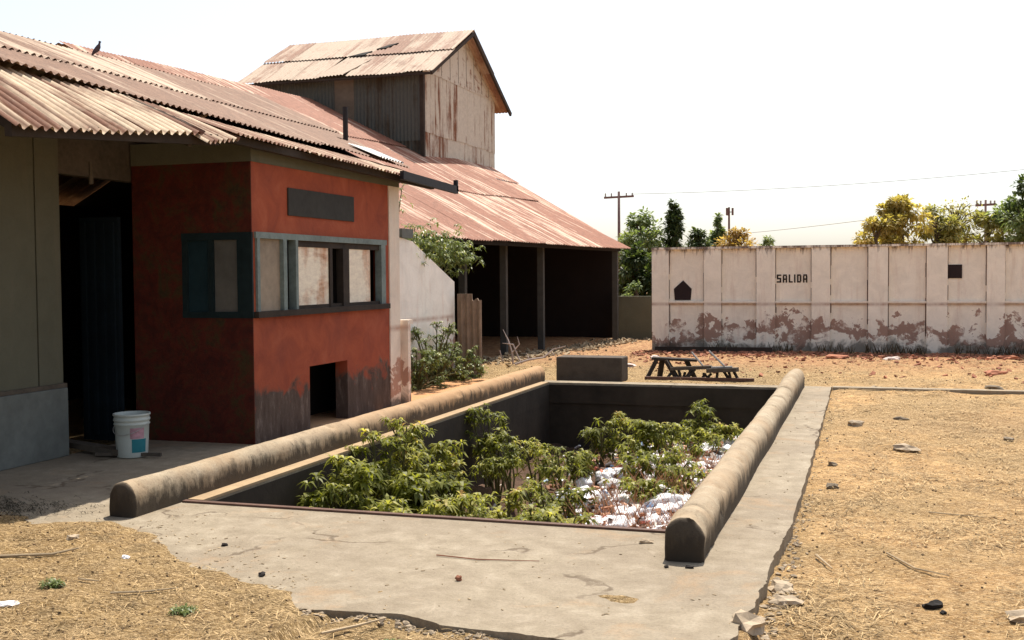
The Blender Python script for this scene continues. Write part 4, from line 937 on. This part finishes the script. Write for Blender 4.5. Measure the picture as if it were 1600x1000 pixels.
for k in range(8000):
    y = rb.uniform(7.2, 15.8); x = PX1-.05-abs(rb.gauss(0, 1.0))
    if x < PX0+.1: continue
    s_ = rb.uniform(.012, .05); c = Vector((x, y, on_floor(x, y)+rb.uniform(0, .13)))
    q.obox(c, (s_*rb.uniform(.8, 3), s_, s_*rb.uniform(.15, .7)), Matrix.Rotation(rb.uniform(0, 6), 3, Vector((rb.gauss(0, .4), rb.gauss(0, .4), 1)).normalized()).to_quaternion(), rb.random())
tag(q.build('rubbish', MAT['litter']), 'mixed small brown and pink rubbish covering the pit floor', 'rubbish', kind='stuff')
q = MB()
for k in range(1500):
    y = rb.uniform(8.6, 13.5); x = rb.uniform(-2.6, -1.2) if rb.random() < .8 else rb.uniform(-3.4, -1.2)
    z = on_floor(x, y); a = rb.uniform(0, 6.28); l_ = rb.uniform(.1, .38); q.tube([(x, y, z), (x+.3*l_*math.cos(a), y+.3*l_*math.sin(a), z+l_*.6), (x+.6*l_*math.cos(a), y+.6*l_*math.sin(a), z+l_)], [.004, .003, .0015], 3, rb.random(), False)
tag(q.build('dry_weeds', simple('reddish_dry_weed', (.50, .24, .13), .4, 5, tintamt=.5)), 'reddish dry weed stalks poking through the rubbish in the pit', 'weeds', kind='stuff')

# ------------------------------------------------------------------ scatter on the dirt
rs = random.Random(21)
q = MB()
def ok(x, y):
    if x > -.46: return True
    if y < float(np.interp(x, BX, BYv))-.02 and x < -2.5: return True
    if x >= -2.5 and y < 4.7 and gh(x, y) < 0: return True
    return y > 16.4 and x > -6.6
cnt = 0
while cnt < 46000:
    y = 3.6 + 20*rs.random()**2.2; x = rs.uniform(-5.8, .35*y+.6)
    if not ok(x, y): continue
    if x < -.4 and y > 10 and rs.random() < .5: continue
    if mnoise.noise(Vector((x*1.4, y*1.1, 4))) < rs.uniform(-.25, .3): continue
    if x < -2 and rs.random() < .68: continue
    cnt += 1; L_ = rs.uniform(.02, .075)*(1+.04*y) if rs.random() < .9 else rs.uniform(.07, .16); a = rs.uniform(0, 3.14); z = gh(x, y)+.006; w_ = rs.uniform(.0014 if x > -1 else .0009, .0036 if x > -1 else .0028)*(1+.07*y)
    dx, dy = math.cos(a)*L_/2, math.sin(a)*L_/2; nx_, ny_ = -math.sin(a)*w_/2, math.cos(a)*w_/2; h0, h1 = rs.uniform(0, .012), rs.uniform(0, .012); b_ = rs.uniform(-.06, .06)*L_
    cx, cy = x-math.sin(a)*b_, y+math.cos(a)*b_
    q.add([(x-dx-nx_, y-dy-ny_, z+h0), (x-dx+nx_, y-dy+ny_, z+h0), (cx+nx_, cy+ny_, z+.012), (cx-nx_, cy-ny_, z+.012), (x+dx+nx_, y+dy+ny_, z+h1), (x+dx-nx_, y+dy-ny_, z+h1)], [(0, 1, 2, 3), (3, 2, 4, 5)], rs.random())
tag(q.build('straw', MAT['straw']), 'scattered dry straw and stalks over the dirt yard', 'straw', kind='stuff')
q = MB(); cnt = 0
while cnt < 4600:
    y = 3.6 + 20*rs.random()**2; x = rs.uniform(-5.8, .35*y+.6)
    if not ok(x, y): continue
    if x > -.3 and rs.random() < .45: continue
    cnt += 1; s_ = rs.uniform(.002, .009)*(1+.05*y); z = gh(x, y)
    m_ = Matrix.Rotation(rs.uniform(0, 6), 3, Vector((rs.random(), rs.random(), rs.random()+.1)).normalized())
    vs = [Vector((x, y, z+s_*.2))+m_@Vector(v)*s_ for v in ((1, 0, 0), (-1, .2, 0), (0, 1, .1), (0, -1, 0), (0, 0, .8), (.1, 0, -.8))]
    q.add(vs, [(0, 2, 4), (2, 1, 4), (1, 3, 4), (3, 0, 4), (2, 0, 5), (1, 2, 5), (3, 1, 5), (0, 3, 5)], rs.random())
tag(q.build('gravel', simple('earth_clod', (.30, .20, .11), .3, 30, .95, 0, tintamt=.6)), 'small dark and pale clods and gravel on the dirt', 'gravel', kind='stuff')
# specks on the concrete
q = MB()
for k in range(420):
    x = rs.uniform(-4.6, -.6); y = rs.uniform(4.8, 6.75) if rs.random() < .7 else rs.uniform(4.8, 16)
    if y > 6.7 and x < -.85: x = rs.uniform(-.85, -.52)
    if rs.random() < .4: x = rs.uniform(-4.6, -2.8); y = float(np.interp(x, BX, BYv))+abs(rs.gauss(0, .25))
    if y > 6.75 and x < -.86: continue
    s_ = rs.uniform(.0015, .007); q.blob((x, y, s_*.3), s_, rs, 1, .5, (rs.uniform(1, 2.5), 1, .6), rs.random(), rs.uniform(0, 3))
tag(q.build('crumbs', MAT['stick']), 'dry leaf crumbs and grit lying on the concrete', 'crumbs', kind='stuff')

q = MB()
for k in range(420):
    y = 4.5+4*rs.random()**1.5 if rs.random() < .7 else rs.uniform(5, 15); x = -.5+abs(rs.gauss(0, .06)); s_ = rs.uniform(.004, .022 if y < 6.5 else .012)
    q.blob((x, y, gh(x, y)+s_*.3), s_, rs, 1, .5, (1.2, 1, .7), rs.uniform(.3, 1), rs.uniform(0, 3))
for k in range(200):
    x = rs.uniform(-2.6, -1.2); y = float(np.interp(x, [-2.6, -2.13, -1.87, -1.27], [4.74, 4.8, 4.7, 4.66]))-abs(rs.gauss(0, .05)); s_ = rs.uniform(.003, .014)
    q.blob((x, y, gh(x, y)+s_*.3), s_, rs, 1, .5, (1.2, 1, .7), rs.random(), rs.uniform(0, 3))
tag(q.build('rubble', MAT['stone']), 'crumbled concrete grit along the broken slab edges', 'rubble', kind='stuff')
def stone(x, y, s_, label, mat='stone', scl=(1.2, 1, .6), tint=.5, z=None, sv=0):
    q = MB(); r1 = random.Random(int(abs(x*91+y*37)*10)+sv); z = (gh(x, y) if z is None else z)
    q.blob((0, 0, s_*scl[2]*.35), s_, r1, 2, .35, scl, tint, r1.uniform(0, 3)); o = q.build('stone', MAT[mat]); o.location = (x, y, z); tag(o, label, 'stone', 'loose stones'); return o
stone(-.14, 12.56, .09, 'grey stone left of the dark patch on the far dirt, nearest the slab', tint=.6)
stone(.32, 10.96, .085, 'flat pale stone with dark underside in the middle of the right hand dirt', scl=(1.5, .8, .55), tint=1)
stone(-.28, 9.05, .045, 'small dark stone in the dirt a hand from the slab edge', tint=.0)
stone(-.30, 9.95, .035, 'small brown clod close against the slab edge, farther back', tint=.1)
stone(.31, 5.91, .045, 'dark lump in the near right dirt', tint=0.0, mat='black')
stone(.78, 5.85, .10, 'flat pale stone at the lower right corner of the picture', scl=(1.5, .7, .35), tint=1)
stone(.35, 5.80, .016, 'tiny dark pebble beside the near dark lump', tint=0, mat='black')
stone(1.3, 11.9, .05, 'brown stone at the far right of the dirt, middle distance', tint=.2)
stone(1.64, 16.6, .08, 'dark angular stone on the pale strip at the right', tint=.1, scl=(1.8, .8, .6))
stone(.35, 13.4, .05, 'dark clod on the far dirt beyond the flat pale stone', tint=.05, scl=(1.8, 1, .5))
stone(-.44, 5.98, .07, 'broken concrete chunk fallen from the slab edge, farther one', tint=1)
stone(-.40, 5.72, .06, 'broken concrete chunk fallen from the slab edge, nearer one', tint=1)
stone(-.53, 5.15, .08, 'rounded rubble lump at the crumbling corner of the slab', tint=1)
stone(.05, 16.35, .07, 'pale stone on the thin strip just right of the slab corner', tint=1)
stone(-2.05, 5.42, .016, 'small round brown nut in the middle of the bare concrete', mat='brick', tint=.2, scl=(1, 1, 1), z=.006)
stone(-1.26, 6.50, .025, 'pale stone chip on the concrete by the near end of the right kerb', tint=1, z=.003, scl=(1.6, .8, .6))
stone(-3.66, 5.74, .014, 'dark pebble on the concrete near the left kerb, left one', mat='black', z=.003, scl=(1.5, 1, .7))
stone(-3.10, 5.22, .020, 'dark pebble at the edge of the dirt tongue on the concrete', mat='black', z=.003, scl=(1.4, 1, .6))
stone(-1.05, 5.98, .012, 'dark crumb in front of the right kerb end, left one', mat='black', z=.002)
stone(-.93, 6.00, .016, 'dark crumb in front of the right kerb end, right one', mat='black', z=.002, scl=(1.6, .8, .6))
stone(-3.95, 5.20, .022, 'small white stone in the left dirt', mat='bag', tint=1)
stone(-3.95, 4.30, .035, 'white lump in the dirt at the lower left corner', mat='bag', tint=1, scl=(1.5, .9, .5))
stone(-4.55, 5.50, .03, 'pale stone in the left dirt close to the shadow', tint=1)
def stick(pts, r_, label, tint=.7, mat='stick', name='stick'):
    q = MB(); q.tube(pts, [r_]*(len(pts)-1)+[r_*.5], 6, tint); tag(q.build(name, MAT[mat]), label, 'stick', 'loose sticks on the ground')
def gp(x, y, h=.012): return (x, y, gh(x, y)+h)
stick([gp(-4.72, 4.98), gp(-4.58, 5.08), gp(-4.40, 5.14), gp(-4.28, 5.22, .03)], .009, 'long pale stick in the left dirt')
stick([gp(-2.32, 4.40, .03), gp(-2.22, 4.55, .03), (-2.14, 4.70, .01)], .007, 'straight pale stick leaning on the near edge of the slab', 1)
stick([gp(-3.55, 4.55), gp(-3.4, 4.62), gp(-3.3, 4.75)], .006, 'curved dry stalk in the left dirt below the dirt tongue')
stick([gp(-3.9, 4.75), gp(-3.75, 4.72)], .006, 'short pale stalk at the left bottom of the dirt')
stick([(-2.35, 5.86, .008), (-2.1, 5.84, .006), (-1.75, 5.90, .006)], .004, 'thin reddish twig on the middle of the concrete', .3, 'brick')
stick([gp(.1, 6.9), gp(.25, 6.6), gp(.42, 6.5)], .006, 'pale stalk in the near right dirt')
stick([gp(-.3, 6.8, .02), gp(-.2, 6.55, .02)], .008, 'short splinter of wood beside the broken slab edge', .9)
stick([gp(.4, 8.3), gp(.75, 8.1)], .006, 'thin stalk in the right hand dirt, middle distance')

# brick rubble along the yard wall
q = MB()
for k in range(2600):
    y = 23.3-abs(rs.gauss(0, .75)); x = rs.uniform(-4.6, 8)
    if rs.random() < .12: y = rs.uniform(17.5, 23); 
    s_ = rs.uniform(.01, .05); z = gh(x, y)
    q.obox((x, y, z+s_*.3), (s_*rs.uniform(1, 2.6), s_*rs.uniform(.8, 1.5), s_*rs.uniform(.3, .8)), Matrix.Rotation(rs.uniform(0, 6), 3, Vector((rs.gauss(0, .25), rs.gauss(0, .25), 1)).normalized()).to_quaternion(), rs.random())
tag(q.build('brick_rubble', MAT['brick']), 'reddish broken brick and tile rubble strewn along the foot of the yard wall', 'rubble', kind='stuff')
q = MB()
for k in range(700):
    y = 23.5-abs(rs.gauss(0, .22)); x = rs.uniform(-3.2, 8)
    if mnoise.noise(Vector((x*1.1, 0, 3))) < -.1: continue
    z = gh(x, y); a = rs.uniform(0, 6.28); l_ = rs.uniform(.06, .22); q.tube([(x, y, z), (x+.4*l_*math.cos(a), y+.3*l_*math.sin(a), z+l_)], [.012, .004], 3, rs.random(), False)
tag(q.build('dead_grass', simple('dark_dead_grass', (.12, .09, .05), .5, 4, tintamt=.5)), 'dark dead grass tufts at the foot of the yard wall', 'grass', kind='stuff')
q = MB(); q.box(-4.3, -1.9, 23.05, 23.35, -.05, .07, jit=.02, rnd=rs); tag(q.build('timber', MAT['darkwood']), 'dark low timber lying at the left foot of the yard wall', 'timber')
for i, (x, y, s_, l_) in enumerate(((.4, 21.8, .12, 'pale broken tile near the middle foot of the yard wall'), (1.9, 19.0, .12, 'reddish brick piece on the dirt right of the strip end'), (-.6, 21.9, .14, 'dark brick heap below the letters'), (2.4, 22.4, .12, 'brick chunk at the foot of the wall under the square patch'), (-4.1, 19.3, .10, 'whitish block on the dirt in front of the barn shade'), (-3.9, 21.0, .11, 'pale plank end lying by the barn shade'))):
    stone(x, y, s_, l_, 'brick' if i not in (0, 4, 5) else 'bleached', (1.8, .8, .4), .8)
q = MB()
for k in range(900):
    t_ = rs.random(); y = 19.3+7.5*t_+rs.gauss(0, .5); x = -6.8+1.2*t_+rs.gauss(0, .25); s_ = rs.uniform(.01, .05)
    q.obox((x, y, gh(x, y)+s_*.4), (s_*rs.uniform(1, 5), s_, s_*rs.uniform(.4, 1)), Matrix.Rotation(rs.uniform(0, 6), 3, Vector((rs.gauss(0, .3), rs.gauss(0, .3), 1)).normalized()).to_quaternion(), rs.random())
tag(q.build('debris', MAT['stick']), 'broken sticks and debris strewn along the shade edge of the barn', 'debris', kind='stuff')
# bleached branch
t = thing('dead_branch', 'bleached bare branch lying in front of the barn shade', 'branch', (-5.9, 18.9, 0))
q = MB()
q.tube([(-6.1, 19, .0), (-6.12, 19, .22), (-6.2, 19.05, .42), (-6.32, 19.1, .62)], [.02, .018, .014, .006], 6)
q.tube([(-6.12, 19, .2), (-5.98, 19, .36), (-6.02, 19, .5)], [.014, .01, .004], 5); q.tube([(-6.3, 19, .38), (-6.1, 19, .36), (-5.98, 18.95, .12), (-5.9, 18.9, .02)], [.006, .014, .014, .01], 5)
q.tube([(-6.35, 19, .25), (-6.3, 19, .05)], .01, 5)
q.build('limb', MAT['bleached'], t); q = MB()
q.tube([(-6.0, 18.8, .02), (-5.75, 18.85, .10), (-5.5, 18.9, .14), (-5.35, 19, .28), (-5.12, 19, .34)], [.02, .02, .016, .012, .006], 6)
q.tube([(-5.75, 18.85, .1), (-5.82, 18.9, .22)], [.012, .004], 5); q.tube([(-5.4, 19, .25), (-5.3, 19, .14)], [.01, .004], 5)
q.build('limb', MAT['bleached'], t)
for k, (x, y, lb) in enumerate(((-3.05, 4.42, 'small green weed tuft in the dirt just in front of the slab'), (-3.95, 4.62, 'small olive weed tuft in the left dirt'), (-1.98, 4.42, 'tiny green weed tuft by the broken slab edge'))):
    q = MB()
    for i in range(26):
        rosette(q, Vector((x+rs.uniform(-.05, .05), y+rs.uniform(-.04, .04), gh(x, y)+.01+.01*rs.random())), .036, 7, rs, .4)
    tag(q.build('weed', MAT['bushleaf']), lb, 'weed')
# dark leaf litter heap in the shade at the left
q = MB()
for k in range(500):
    x = -5.75+rs.gauss(0, .3); y = 6.25+rs.gauss(0, .16); z = max(.005, gh(x, y)+.01)+.02*rs.random()
    rosette(q, Vector((x, y, z)), .03, 2, rs, .4)
tag(q.build('leaf_litter', simple('dark_leaf_litter', (.06, .05, .03), .5, 20)), 'dark leaf litter on the shaded floor at the lower left', 'leaf litter', kind='stuff')
# dry shrub at the far right foot of the wall
t = thing('dry_bush', 'leafless dry bush at the right end of the visible wall foot', 'bush', (2.95, 22.2, 0)); q = MB()
for k in range(60):
    a = rs.uniform(0, 6.28); l_ = rs.uniform(.2, .5); q.tube([(2.95, 22.2, 0), (2.95+.4*l_*math.cos(a), 22.2+.4*l_*math.sin(a), l_*.6), (2.95+.8*l_*math.cos(a+.4), 22.2+.8*l_*math.sin(a), l_)], [.008, .006, .003], 4)
q.build('twigs', MAT['bleached'], t)
